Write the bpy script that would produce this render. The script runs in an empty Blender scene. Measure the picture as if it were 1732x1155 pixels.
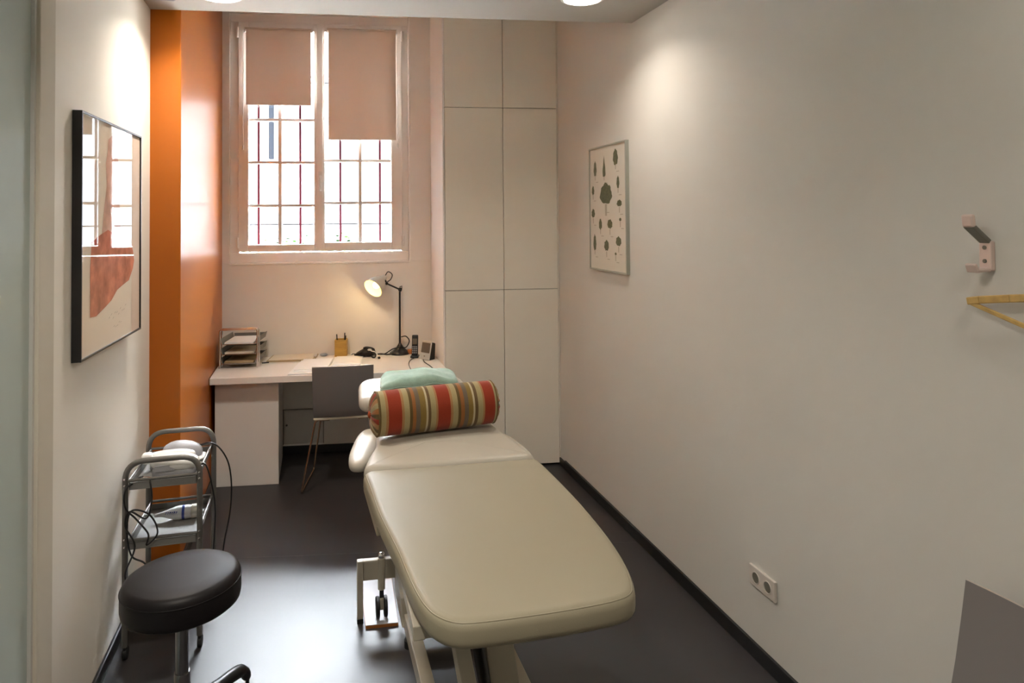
import bpy, bmesh, math, random
from mathutils import Vector, Matrix
random.seed(7)
C = bpy.context.scene.collection
SC = bpy.context.scene
PI = math.pi
SK = -0.1557                      # the window wall runs askew to the side walls

def S(x, y, z):                   # a point of the built-in end of the room
    return (x, y + SK * x, z)

# ------------------------------------------------------------------ materials
def new_mat(name):
    m = bpy.data.materials.new(name); m.use_nodes = True
    nt = m.node_tree
    return m, nt, nt.nodes['Principled BSDF']

def mat(name, col, rough=.5, metal=0., spec=.5, bump=0., bscale=200., var=0., vscale=6., coat=0., coat_r=.03, sheen=0., emit=None, estr=0., stretch=None):
    m, nt, b = new_mat(name)
    b.inputs['Base Color'].default_value = (*col, 1)
    b.inputs['Roughness'].default_value = rough
    b.inputs['Metallic'].default_value = metal
    b.inputs['Specular IOR Level'].default_value = spec
    b.inputs['Coat Weight'].default_value = coat
    b.inputs['Coat Roughness'].default_value = coat_r
    b.inputs['Sheen Weight'].default_value = sheen
    if emit:
        b.inputs['Emission Color'].default_value = (*emit, 1)
        b.inputs['Emission Strength'].default_value = estr
    tc = None
    if bump or var:
        tc = nt.nodes.new('ShaderNodeTexCoord')
        src = tc.outputs['Object']
        if stretch:
            mp = nt.nodes.new('ShaderNodeMapping'); mp.inputs['Scale'].default_value = stretch
            nt.links.new(src, mp.inputs['Vector']); src = mp.outputs['Vector']
    if bump:
        n = nt.nodes.new('ShaderNodeTexNoise'); n.inputs['Scale'].default_value = bscale; n.inputs['Detail'].default_value = 3
        nt.links.new(src, n.inputs['Vector'])
        bp = nt.nodes.new('ShaderNodeBump'); bp.inputs['Strength'].default_value = bump; bp.inputs['Distance'].default_value = .002
        nt.links.new(n.outputs['Fac'], bp.inputs['Height']); nt.links.new(bp.outputs['Normal'], b.inputs['Normal'])
    if var:
        n2 = nt.nodes.new('ShaderNodeTexNoise'); n2.inputs['Scale'].default_value = vscale; n2.inputs['Detail'].default_value = 4
        nt.links.new(src, n2.inputs['Vector'])
        r = nt.nodes.new('ShaderNodeValToRGB')
        r.color_ramp.elements[0].position = .3; r.color_ramp.elements[1].position = .7
        r.color_ramp.elements[0].color = (*[c * (1 - var) for c in col], 1)
        r.color_ramp.elements[1].color = (*[min(1, c * (1 + var)) for c in col], 1)
        nt.links.new(n2.outputs['Fac'], r.inputs['Fac']); nt.links.new(r.outputs['Color'], b.inputs['Base Color'])
    return m

def glass_mat(name, tint=(1, 1, 1)):
    m = bpy.data.materials.new(name); m.use_nodes = True
    nt = m.node_tree; nt.nodes.clear()
    out = nt.nodes.new('ShaderNodeOutputMaterial'); mix = nt.nodes.new('ShaderNodeMixShader')
    tr = nt.nodes.new('ShaderNodeBsdfTransparent'); tr.inputs['Color'].default_value = (*tint, 1)
    gl = nt.nodes.new('ShaderNodeBsdfGlossy'); gl.inputs['Roughness'].default_value = .02
    fr = nt.nodes.new('ShaderNodeFresnel'); fr.inputs['IOR'].default_value = 1.45
    nt.links.new(fr.outputs['Fac'], mix.inputs['Fac']); nt.links.new(tr.outputs['BSDF'], mix.inputs[1])
    nt.links.new(gl.outputs['BSDF'], mix.inputs[2]); nt.links.new(mix.outputs['Shader'], out.inputs['Surface'])
    return m

def emit_mat(name, col, s):
    m = bpy.data.materials.new(name); m.use_nodes = True
    nt = m.node_tree; nt.nodes.clear()
    out = nt.nodes.new('ShaderNodeOutputMaterial'); e = nt.nodes.new('ShaderNodeEmission')
    e.inputs['Color'].default_value = (*col, 1); e.inputs['Strength'].default_value = s
    nt.links.new(e.outputs['Emission'], out.inputs['Surface'])
    return m

def stripe_mat(name, stops, mode, length):
    """woven stripes: mode 'x' runs along the object's x axis, 'angle' fans round it"""
    m, nt, b = new_mat(name)
    b.inputs['Roughness'].default_value = .9; b.inputs['Specular IOR Level'].default_value = .15
    b.inputs['Sheen Weight'].default_value = .2
    tc = nt.nodes.new('ShaderNodeTexCoord'); sp = nt.nodes.new('ShaderNodeSeparateXYZ')
    nt.links.new(tc.outputs['Object'], sp.inputs['Vector'])
    ramp = nt.nodes.new('ShaderNodeValToRGB'); cr = ramp.color_ramp; cr.interpolation = 'CONSTANT'
    while len(cr.elements) > 1: cr.elements.remove(cr.elements[-1])
    cr.elements[0].position = 0; cr.elements[0].color = (*stops[0][1], 1)
    for p, c in stops[1:]:
        e = cr.elements.new(p); e.color = (*c, 1)
    ma = nt.nodes.new('ShaderNodeMath')
    if mode == 'x':
        ma.operation = 'MULTIPLY_ADD'; ma.inputs[1].default_value = 1 / length; ma.inputs[2].default_value = .5
        nt.links.new(sp.outputs['X'], ma.inputs[0])
    else:
        at = nt.nodes.new('ShaderNodeMath'); at.operation = 'ARCTAN2'
        nt.links.new(sp.outputs['Z'], at.inputs[0]); nt.links.new(sp.outputs['Y'], at.inputs[1])
        ma.operation = 'MULTIPLY_ADD'; ma.inputs[1].default_value = 1 / (2 * PI); ma.inputs[2].default_value = .5
        nt.links.new(at.outputs[0], ma.inputs[0])
    nt.links.new(ma.outputs[0], ramp.inputs['Fac'])
    n = nt.nodes.new('ShaderNodeTexNoise'); n.inputs['Scale'].default_value = 420; n.inputs['Detail'].default_value = 2
    nt.links.new(tc.outputs['Object'], n.inputs['Vector'])
    mx = nt.nodes.new('ShaderNodeMix'); mx.data_type = 'RGBA'; mx.blend_type = 'MULTIPLY'; mx.inputs['Factor'].default_value = .35
    nt.links.new(ramp.outputs['Color'], mx.inputs['A']); nt.links.new(n.outputs['Fac'], mx.inputs['B'])
    nt.links.new(mx.outputs['Result'], b.inputs['Base Color'])
    bp = nt.nodes.new('ShaderNodeBump'); bp.inputs['Strength'].default_value = .3; bp.inputs['Distance'].default_value = .002
    nt.links.new(n.outputs['Fac'], bp.inputs['Height']); nt.links.new(bp.outputs['Normal'], b.inputs['Normal'])
    return m

M = {}
M['wall'] = mat('wall paint', (.82, .775, .70), .6, spec=.18, bump=.06, bscale=320)
M['walldim'] = mat('wall paint with shade', (.66, .64, .60), .6, spec=.18, bump=.06, bscale=320)  # same paint as the other walls, darkened to imitate dimmer light
M['wallbright'] = mat('wall paint with daylight', (.86, .82, .77), .6, spec=.18, bump=.06, bscale=320)  # same wall paint again, lightened to imitate the bright niche light
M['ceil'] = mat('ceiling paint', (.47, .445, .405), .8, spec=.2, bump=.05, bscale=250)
M['orange'] = mat('orange satin paint', (.42, .108, .001), .34, spec=.44, bump=.03, bscale=90)
M['floor'] = mat('dark vinyl floor', (.030, .026, .028), .48, spec=.72, bump=.06, bscale=160, var=.12, vscale=3)
M['base'] = mat('black baseboard', (.012, .012, .013), .4)
M['trim'] = mat('door trim paint', (.62, .57, .48), .7, spec=.1)
M['frost'] = mat('frosted glass', (.47, .53, .50), .7, spec=.1, coat=.05, coat_r=.1)
M['frame'] = mat('window lacquer', (.92, .88, .85), .45)
M['glass'] = glass_mat('window glass')
M['blind'] = mat('roller blind cloth', (.76, .66, .58), .9, spec=.1, bump=.15, bscale=600)
_nt = M['blind'].node_tree; _p = _nt.nodes['Principled BSDF']; _mx = _nt.nodes.new('ShaderNodeMixShader'); _mx.inputs[0].default_value = .095
_tl = _nt.nodes.new('ShaderNodeBsdfTranslucent'); _tl.inputs['Color'].default_value = (.95, .80, .70, 1)
_nt.links.new(_p.outputs['BSDF'], _mx.inputs[1]); _nt.links.new(_tl.outputs['BSDF'], _mx.inputs[2]); _nt.links.new(_mx.outputs['Shader'], _nt.nodes['Material Output'].inputs['Surface'])
M['desk'] = mat('white laminate', (.86, .825, .785), .35)
M['cup'] = mat('cupboard lacquer', (.83, .78, .69), .5, spec=.3)
M['gap'] = mat('shadow gap liner', (.10, .09, .075), .9)
M['chair'] = mat('grey chair shell', (.20, .182, .18), .42, spec=.4)
M['chairedge'] = mat('pale seat laminate', (.72, .66, .54), .45)
M['chairrim'] = mat('plywood rim', (.50, .43, .37), .5)
M['copper'] = mat('warm chrome rod', (.75, .52, .36), .2, metal=1)
M['chrome'] = mat('chrome', (.80, .80, .82), .15, metal=1)
M['darkchrome'] = mat('dark chrome', (.32, .32, .33), .18, metal=1)
M['steel'] = mat('silver painted tube', (.17, .163, .152), .38, metal=.5)
M['meshsteel'] = mat('perforated shelf sheet', (.22, .215, .205), .6, metal=.2, bump=.5, bscale=500)
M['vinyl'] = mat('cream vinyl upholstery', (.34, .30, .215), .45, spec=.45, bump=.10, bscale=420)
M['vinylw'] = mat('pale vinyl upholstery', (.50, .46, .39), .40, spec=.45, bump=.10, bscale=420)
M['tframe'] = mat('beige frame enamel', (.44, .40, .32), .4, spec=.5)
M['black'] = mat('black plastic', (.012, .012, .013), .35)
M['rubber'] = mat('black rubber', (.01, .01, .01), .6)
M['blackleather'] = mat('black leatherette', (.010, .0078, .0092), .45, spec=.28, bump=.12, bscale=500)
M['lampblack'] = mat('black lamp enamel', (.014, .014, .015), .28)
M['shade'] = mat('satin aluminium', (.72, .71, .67), .3, metal=.7)
M['shadein'] = mat('shade inside enamel', (.85, .72, .30), .4)
M['bulb'] = emit_mat('lamp bulb', (1, .74, .25), 7)
M['diff'] = emit_mat('downlight diffuser', (1, .95, .84), 14)
M['white'] = mat('white plastic', (.80, .79, .77), .3)
M['greyp'] = mat('grey plastic', (.40, .40, .43), .4)
M['silverp'] = mat('silver plastic', (.62, .61, .58), .35, metal=.2)
M['screen'] = mat('dark screen', (.16, .13, .10), .15)
M['paper'] = mat('white paper', (.95, .95, .95), .6)
M['paper2'] = mat('lined cream sheet', (.80, .72, .60), .7)
M['card'] = mat('brown card', (.50, .38, .22), .7)
M['bamboo'] = mat('bamboo', (.55, .33, .07), .5, var=.18, vscale=14, stretch=(1, 1, 8))
M['wood'] = mat('varnished hanger wood', (.55, .36, .12), .4, var=.15, vscale=9, stretch=(1, 5, 5))
M['orangewood'] = mat('brown wooden block', (.40, .14, .03), .5)
M['towel'] = mat('mint terry cloth', (.29, .42, .345), .95, spec=.05, bump=.6, bscale=340, sheen=.4, var=.1, vscale=40)
M['blue'] = mat('blue print', (.02, .05, .30), .4)
M['gel'] = mat('white gel bottle', (.72, .74, .76), .35)
M['posterpaper'] = mat('poster paper', (.66, .62, .54), .5, coat=.35, coat_r=.08)
M['trees'] = mat('printed foliage', (.10, .105, .045), .6, coat=.35, coat_r=.08, var=.35, vscale=60)
M['trunkink'] = mat('printed trunk ink', (.40, .36, .29), .6)
M['posterframe'] = mat('grey aluminium profile', (.42, .43, .38), .35, metal=.5)
M['artpaper'] = mat('glazed print paper', (.78, .68, .56), .6, spec=0, coat=.8, coat_r=.015)
M['artred'] = mat('glazed red wash', (.55, .17, .10), .6, spec=0, coat=.8, coat_r=.015, var=.35, vscale=14)
M['artpink'] = mat('glazed pink wash', (.62, .38, .30), .6, spec=0, coat=.8, coat_r=.015, var=.2, vscale=16)
M['artgrey'] = mat('glazed mount strip', (.62, .47, .36), .6, spec=.1)
M['artink'] = mat('glazed pencil line', (.50, .42, .34), .6, spec=0, coat=.8, coat_r=.015)
M['hookm'] = mat('brushed hook metal', (.74, .60, .55), .4, metal=.35)
M['hookd'] = mat('hook shank', (.22, .21, .18), .4, metal=.4)
M['socket'] = mat('socket plastic', (.66, .61, .56), .35)
M['sockdark'] = mat('socket well', (.16, .15, .12), .5)
M['hatch'] = mat('hatch paint', (.56, .53, .49), .5)
M['facade'] = mat('stone facade', (.05, .05, .052), .95, spec=.05, bump=.1, bscale=20)
M['pipe'] = mat('grey downpipe', (.003, .0034, .0042), .9, spec=0)
M['iron'] = mat('red oxide iron', (.008, .0015, .0022), .9, spec=0)
M['ironw'] = mat('grey iron', (.004, .0038, .0042), .9, spec=0)
M['leaf'] = mat('hedge leaf', (.0025, .0075, .0012), .9, spec=0, var=.4, vscale=30)
M['ground'] = mat('grey paving', (.12, .117, .11), .9)
M['redbox'] = mat('amber plastic', (.55, .20, .06), .4)

# ------------------------------------------------------------------ mesh tools
def B(): return bmesh.new()

def face(bm, vs):
    try: return bm.faces.new(vs)
    except ValueError: return None

def hexa(bm, p):                  # p: 8 points, bottom ring 0-3 then top ring 4-7
    v = [bm.verts.new(q) for q in p]
    for f in ((3, 2, 1, 0), (4, 5, 6, 7), (0, 1, 5, 4), (1, 2, 6, 5), (2, 3, 7, 6), (3, 0, 4, 7)):
        bm.faces.new([v[i] for i in f])
    return v

def box(bm, x0, x1, y0, y1, z0, z1, T=None):
    T = T or (lambda x, y, z: (x, y, z))
    return hexa(bm, [T(x0, y0, z0), T(x1, y0, z0), T(x1, y1, z0), T(x0, y1, z0),
                     T(x0, y0, z1), T(x1, y0, z1), T(x1, y1, z1), T(x0, y1, z1)])

def sbox(bm, *a): return box(bm, *a, T=S)

def ring_frame(pts):
    n = len(pts); P = [Vector(p) for p in pts]; fr = []
    up = None
    for i in range(n):
        if i == 0: t = P[1] - P[0]
        elif i == n - 1: t = P[-1] - P[-2]
        else: t = (P[i + 1] - P[i]).normalized() + (P[i] - P[i - 1]).normalized()
        t.normalize()
        if up is None:
            a = Vector((0, 0, 1)) if abs(t.z) < .9 else Vector((1, 0, 0))
            up = (a - t * a.dot(t)).normalized()
        else:
            up = (up - t * up.dot(t)).normalized()
        fr.append((P[i], t, up, t.cross(up)))
    return fr

def tube(bm, pts, r, seg=10, closed=False):
    if closed: pts = list(pts) + [pts[0], pts[1]]
    fr = ring_frame(pts); rings = []
    rr = r if isinstance(r, (list, tuple)) else [r] * len(fr)
    for (p, t, u, w), q in zip(fr, rr):
        rings.append([bm.verts.new(p + (u * math.cos(2 * PI * k / seg) + w * math.sin(2 * PI * k / seg)) * q) for k in range(seg)])
    for a, b in zip(rings, rings[1:]):
        for k in range(seg):
            face(bm, (a[k], a[(k + 1) % seg], b[(k + 1) % seg], b[k]))
    if not closed:
        face(bm, rings[0][::-1]); face(bm, rings[-1])
    return bm

def bar(bm, p, q, w, h, up=(0, 0, 1)):    # rectangular bar from p to q
    p, q = Vector(p), Vector(q); t = (q - p).normalized(); u = Vector(up); u = (u - t * u.dot(t)).normalized(); s = t.cross(u)
    pts = []
    for c in (p, q):
        for a, b in ((-1, -1), (1, -1), (1, 1), (-1, 1)):
            pts.append(c + s * (a * w / 2) + u * (b * h / 2))
    hexa(bm, pts)

def smooth_path(pts, n=8):        # Catmull-Rom through pts
    P = [Vector(p) for p in pts]; P = [P[0] * 2 - P[1]] + P + [P[-1] * 2 - P[-2]]
    out = []
    for i in range(1, len(P) - 2):
        for k in range(n):
            t = k / n; a, b, c, d = P[i - 1], P[i], P[i + 1], P[i + 2]
            out.append(.5 * ((2 * b) + (c - a) * t + (2 * a - 5 * b + 4 * c - d) * t * t + (3 * b - a - 3 * c + d) * t ** 3))
    out.append(P[-2]); return out

def round_path(pts, r, n=6):      # straight runs with rounded corners
    P = [Vector(p) for p in pts]; out = [P[0]]
    for a, b, c in zip(P, P[1:], P[2:]):
        d1 = (a - b); d2 = (c - b); k = min(r, d1.length * .49, d2.length * .49)
        s, e = b + d1.normalized() * k, b + d2.normalized() * k
        for i in range(n + 1):
            t = i / n; out.append(s * (1 - t) ** 2 + b * 2 * t * (1 - t) + e * t * t)
    out.append(P[-1]); return out

def lathe(bm, prof, o=(0, 0, 0), axis=(0, 0, 1), seg=32, cap=True):
    ax = Vector(axis).normalized(); a = Vector((1, 0, 0)) if abs(ax.x) < .9 else Vector((0, 1, 0))
    u = (a - ax * a.dot(ax)).normalized(); w = ax.cross(u); o = Vector(o); rings = []
    for r, h in prof:
        if r < 1e-6: rings.append([bm.verts.new(o + ax * h)])
        else: rings.append([bm.verts.new(o + ax * h + (u * math.cos(2 * PI * k / seg) + w * math.sin(2 * PI * k / seg)) * r) for k in range(seg)])
    for a_, b_ in zip(rings, rings[1:]):
        for k in range(seg):
            k2 = (k + 1) % seg
            if len(a_) == 1 and len(b_) == 1: continue
            if len(a_) == 1: face(bm, (a_[0], b_[k2], b_[k]))
            elif len(b_) == 1: face(bm, (a_[k], a_[k2], b_[0]))
            else: face(bm, (a_[k], a_[k2], b_[k2], b_[k]))
    if cap:
        if len(rings[0]) > 1: face(bm, rings[0][::-1])
        if len(rings[-1]) > 1: face(bm, rings[-1])
    return bm

def rounded_poly(pts, radii, n=8):
    m = len(pts); out = []
    for i in range(m):
        a, b, c = Vector(pts[i - 1]), Vector(pts[i]), Vector(pts[(i + 1) % m]); r = radii[i] if isinstance(radii, (list, tuple)) else radii
        d1, d2 = a - b, c - b; k = min(r, d1.length * .49, d2.length * .49)
        s, e = b + d1.normalized() * k, b + d2.normalized() * k
        for j in range(n + 1):
            t = j / n; out.append(s * (1 - t) ** 2 + b * 2 * t * (1 - t) + e * t * t)
    return out

def densify(out, step=.05):
    res = []
    for a, b in zip(out, out[1:] + out[:1]):
        k = max(1, int((b - a).length / step))
        for j in range(k): res.append(a + (b - a) * (j / k))
    return res

def offset(loop, d):
    n = len(loop); out = []
    for i in range(n):
        a, b, c = loop[i - 1], loop[i], loop[(i + 1) % n]
        t = (c - a)
        if t.length < 1e-9: out.append(b.copy()); continue
        t.normalize(); nrm = Vector((t.y, -t.x))     # outward for counter-clockwise
        out.append(b - nrm * d)
    return out

def ccw(pts):
    s = sum(a[0] * b[1] - b[0] * a[1] for a, b in zip(pts, pts[1:] + pts[:1]))
    return pts if s > 0 else pts[::-1]

def pad(bm, outline, z0, z1, er, crown=.006, T=None, n=5, sag=None):
    """upholstered slab over a plan outline (Vectors 2D, ccw) with rounded edges and a slightly crowned top"""
    T = T or (lambda x, y, z: (x, y, z)); loops = []
    for i in range(n + 1):
        a = PI / 2 * i / n; loops.append((offset(outline, er * (1 - math.sin(a))), z0 + er * (1 - math.cos(a))))
    for i in range(n + 1):
        a = PI / 2 * i / n; loops.append((offset(outline, er * (1 - math.cos(a))), z1 - er * (1 - math.sin(a))))
    top = loops[-1][0]; c = sum(top, Vector((0, 0))) / len(top)
    for s in (.88, .7, .45, .2): loops.append(([c + (p - c) * s for p in top], z1 + crown * (1 - s * s)))
    rings = [[bm.verts.new(T(p.x, p.y, z + (sag(p.x, p.y) if sag else 0))) for p in l] for l, z in loops]
    for a, b in zip(rings, rings[1:]):
        k = len(a)
        for i in range(k): face(bm, (a[i], a[(i + 1) % k], b[(i + 1) % k], b[i]))
    face(bm, rings[0][::-1]); face(bm, rings[-1])
    return bm

def prism(bm, poly, z0, z1, T=None):
    T = T or (lambda x, y, z: (x, y, z))
    a = [bm.verts.new(T(p[0], p[1], z0)) for p in poly]; b = [bm.verts.new(T(p[0], p[1], z1)) for p in poly]
    k = len(poly)
    for i in range(k): face(bm, (a[i], a[(i + 1) % k], b[(i + 1) % k], b[i]))
    face(bm, a[::-1]); face(bm, b)
    return bm

def blob(b, c, rx, ry, rz, rot=0., tilt=0., n=20, m=12, p=2.5, flat=None):
    R3 = Matrix.Rotation(rot, 3, 'Z') @ Matrix.Rotation(tilt, 3, 'Y'); c = Vector(c); rings = []
    def pw(v): return math.copysign(abs(v) ** (2 / p), v)
    for i in range(1, m):
        f = -PI / 2 + PI * i / m; ring = []
        for k in range(n):
            a = 2 * PI * k / n; v = Vector((rx * pw(math.cos(f)) * pw(math.cos(a)), ry * pw(math.cos(f)) * pw(math.sin(a)), rz * pw(math.sin(f))))
            if flat is not None: v.z = max(v.z, -rz * flat)
            ring.append(b.verts.new(c + R3 @ v))
        rings.append(ring)
    for a_, b_ in zip(rings, rings[1:]):
        for k in range(n): face(b, (a_[k], a_[(k + 1) % n], b_[(k + 1) % n], b_[k]))
    face(b, rings[0][::-1]); face(b, rings[-1])

ROOT = {}
def obj(name, bm, m, parent=None, smooth=False, bevel=0., seg=2, world=True):
    """link one mesh object; geometry is written in world space and moved into its parent's frame"""
    me = bpy.data.meshes.new(name)
    bmesh.ops.recalc_face_normals(bm, faces=bm.faces[:])
    top = parent
    while top is not None and top.parent is not None: top = top.parent
    if top is not None and world: bmesh.ops.transform(bm, matrix=top.matrix_basis.inverted(), verts=bm.verts[:])
    bm.to_mesh(me); bm.free()
    if smooth:
        for p in me.polygons: p.use_smooth = True
    for k in (m if isinstance(m, list) else [m]): me.materials.append(k)
    o = bpy.data.objects.new(name, me); C.objects.link(o)
    if parent is not None: o.parent = parent
    if bevel:
        md = o.modifiers.new('soft edge', 'BEVEL'); md.width = bevel; md.segments = seg; md.limit_method = 'ANGLE'; md.angle_limit = .6
    if smooth:
        md = o.modifiers.new('weighted', 'WEIGHTED_NORMAL') if False else None
    return o

def smooth_angle(o, ang=.7):
    """smooth shading with hard edges kept where faces meet sharply"""
    me = o.data; bm = bmesh.new(); bm.from_mesh(me)
    for f in bm.faces: f.smooth = True
    for e in bm.edges:
        if len(e.link_faces) == 2 and e.calc_face_angle(0) > ang: e.smooth = False
    bm.to_mesh(me); bm.free()
    return o

def thing(name, label, cat, loc=(0, 0, 0), rz=0., group=None):
    o = bpy.data.objects.new(name, None); C.objects.link(o); o.empty_display_size = .05
    o.matrix_basis = Matrix.Translation(Vector(loc)) @ Matrix.Rotation(rz, 4, 'Z')
    o['label'] = label; o['category'] = cat
    if group: o['group'] = group
    return o

def tag(o, label, cat, group=None):
    o['label'] = label; o['category'] = cat
    if group: o['group'] = group
    return o

def recentre(o, p):               # give a one-mesh thing its origin at its base
    p = Vector(p); o.data.transform(Matrix.Translation(-p)); o.location = p
    return o

def struct(o): o['kind'] = 'structure'; return o

def dup(root, loc, rz, label=None, group=None):
    r = root.copy(); C.objects.link(r); r.matrix_basis = Matrix.Translation(Vector(loc)) @ Matrix.Rotation(rz, 4, 'Z')
    if label: r['label'] = label
    if group: r['group'] = group
    for ch in list(root.children):
        c = ch.copy(); C.objects.link(c); c.parent = r
        for g in ch.children:
            d = g.copy(); C.objects.link(d); d.parent = c
    return r

# ------------------------------------------------------------------ camera
cam_d = bpy.data.cameras.new('camera'); cam = bpy.data.objects.new('camera', cam_d); C.objects.link(cam)
cam_d.sensor_fit = 'HORIZONTAL'; cam_d.sensor_width = 36
cam_d.lens = 1152.09 / 1732 * 36
cam_d.shift_x = 0; cam_d.shift_y = -(577.5 - 347.54) / 1732
yaw, pitch, roll = .2804, -.0211, .0081
cam.matrix_basis = (Matrix.Translation((0, 0, 1.757)) @ Matrix.Rotation(-yaw, 4, 'Z') @ Matrix.Rotation(PI / 2 - pitch, 4, 'X') @ Matrix.Rotation(-roll, 4, 'Z'))
cam_d.clip_start = .02
SC.camera = cam

# ------------------------------------------------------------------ room shell
XR, YK, YB, YC, ZS = 1.689, 3.694, 5.43, 4.906, 2.844
def XLf(y): return -.81 - .0095 * (y - 4)
XOk, XOb = -.661, -.680
yk = lambda x: YK + SK * x

b = B(); box(b, -1.3, 1.95, -1.35, 6.3, -.12, 0); struct(obj('floor', b, M['floor']))

b = B()
y0, y1 = 2.29, yk(-.81)
prism(b, [(XLf(y0), y0), (XLf(y1), y1), (-1.0, y1 + .02), (-1.0, y0)], 0, 3.45)
prism(b, [(XLf(-1.2), -1.3), (XLf(.35), .35), (-1.0, .35), (-1.0, -1.3)], 0, 3.45)
prism(b, [(-.86, .35), (-.86, 2.29), (-1.0, 2.29), (-1.0, .35)], 0, 3.45)   # shallow recess that carries the glass door
struct(obj('wall_left', b, M['wall']))

b = B(); box(b, XR, XR + .14, -1.3, 5.6, 0, 3.45); struct(obj('wall_right', b, M['walldim']))
b = B(); box(b, -1.0, XR + .1, -1.3, -1.2, 0, 3.45); struct(obj('wall_front', b, M['wall']))

# orange pilaster and the orange flank of the window niche
b = B()
prism(b, [(XLf(yk(-.8)) - .02, yk(-.83)), (XOk, yk(XOk)), (XOb, YB + SK * XOb + .1), (-1.0, YB + .3)], 0, 3.45)
struct(obj('wall_niche_left', b, M['orange'], bevel=.004))

# window wall with its opening
WX0, WX1, WZ0, WZ1 = -.626, .697, 1.447, 3.352
b = B()
sbox(b, -1.0, 1.9, YB, YB + .3, 0, WZ0)
sbox(b, -1.0, WX0, YB, YB + .3, WZ0, WZ1)
sbox(b, WX1, 1.9, YB, YB + .3, WZ0, WZ1)
sbox(b, -1.0, 1.9, YB, YB + .3, WZ1, 3.45)
struct(obj('wall_back', b, M['wallbright'], bevel=.003))

# ceiling: lowered plasterboard field over the room, higher over the niche
b = B()
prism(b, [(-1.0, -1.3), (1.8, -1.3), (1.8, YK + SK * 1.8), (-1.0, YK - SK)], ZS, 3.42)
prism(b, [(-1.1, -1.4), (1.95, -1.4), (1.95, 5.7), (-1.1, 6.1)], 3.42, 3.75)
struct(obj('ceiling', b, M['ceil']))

b = B(); hexa(b, [(-.79, 3.945, 0), (1.67, 3.41, 0), (1.67, 3.415, 0), (-.79, 3.950, 0), (-.79, 3.945, .0008), (1.67, 3.41, .0008), (1.67, 3.415, .0008), (-.79, 3.950, .0008)])
struct(obj('trim_2', b, mat('vinyl weld', (.075, .070, .072), .4)))
# baseboards
HB = .062
b = B(); y2 = YC + SK * XR - .10
prism(b, [(XR - .014, -1.2), (XR - .014, y2), (XR, y2), (XR, -1.2)], 0, HB); struct(obj('baseboard_right', b, M['base'], bevel=.003))
b = B(); prism(b, [(XR - .012, y2), (XR - .012, YC + SK * XR + .05), (XR, YC + SK * XR + .05), (XR, y2)], 0, HB - .012)
struct(obj('baseboard_right_return', b, M['base'], bevel=.003))
b = B(); prism(b, [(XLf(2.45), 2.45), (XLf(2.45) + .013, 2.45), (XLf(y1) + .013, y1 - .01), (XLf(y1), y1)], 0, HB)
struct(obj('baseboard_left', b, M['base'], bevel=.003))
b = B()
prism(b, [(XLf(y1) + .013, y1 - .014), (XOk + .013, yk(XOk) - .014), (XOb + .013, 4.97), (XOb - .005, 4.97), (XOk - .002, yk(XOk)), (XLf(y1), y1)], 0, HB)
struct(obj('baseboard_niche_left', b, M['base'], bevel=.003))
b = B(); sbox(b, -.66, .86, YB - .014, YB, 0, HB); struct(obj('baseboard_back', b, M['base'], bevel=.003))

# glass door with its trim in the left wall
b = B(); prism(b, [(XLf(2.30) - .01, 2.300), (XLf(2.30) + .016, 2.300), (XLf(2.43) + .016, 2.425), (XLf(2.43) - .01, 2.425)], 0, 3.1)
struct(obj('trim_1', b, M['trim'], bevel=.003))
d = struct(bpy.data.objects.new('door_1', None)); C.objects.link(d); d.location = (-.8, 1.3, 0)
b = B(); prism(b, [(XLf(.36) - .004, .36), (XLf(2.28) - .004, 2.285), (XLf(2.28) - .016, 2.285), (XLf(.36) - .016, .36)], .012, 3.0)
obj('glass_panel', b, M['frost'], d)
b = B(); prism(b, [(XLf(2.29) - .016, 2.2855), (XLf(2.29) + .006, 2.2855), (XLf(2.29) + .006, 2.2985), (XLf(2.29) - .016, 2.2985)], 0, 3.0)
obj('edge_seal', b, M['silverp'], d)
b = B(); prism(b, [(XLf(.36) - .001, .45), (XLf(.36) - .001, .62), (XLf(.36) + .02, .62), (XLf(.36) + .02, .45)], .95, 1.08)
obj('lock_case', b, M['chrome'], d, bevel=.004)

# ------------------------------------------------------------------ window
win = struct(bpy.data.objects.new('window_1', None)); C.objects.link(win); win.location = S(.03, YB + .05, WZ0)
FY0, FY1 = YB + .035, YB + .115
b = B()
fw = .066
sbox(b, WX0, WX1, FY0, FY1, WZ0, WZ0 + .075)
sbox(b, WX0, WX1, FY0, FY1, WZ1 - fw, WZ1)
sbox(b, WX0, WX0 + fw, FY0, FY1, WZ0 + .075, WZ1 - fw)
sbox(b, WX1 - fw + .012, WX1, FY0, FY1, WZ0 + .075, WZ1 - fw)
obj('window_frame', b, M['frame'], win, bevel=.004)
b = B(); sbox(b, WX0 - .002, WX1 + .002, YB - .012, FY0, WZ0 - .014, WZ0 + .001); obj('window_sill', b, M['frame'], win, bevel=.004)
b = B(); sbox(b, WX1 - .001, WX1 + .010, YB - .004, FY0, WZ0, WZ1); obj('reveal_bead', b, M['frame'], win, bevel=.003)

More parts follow.
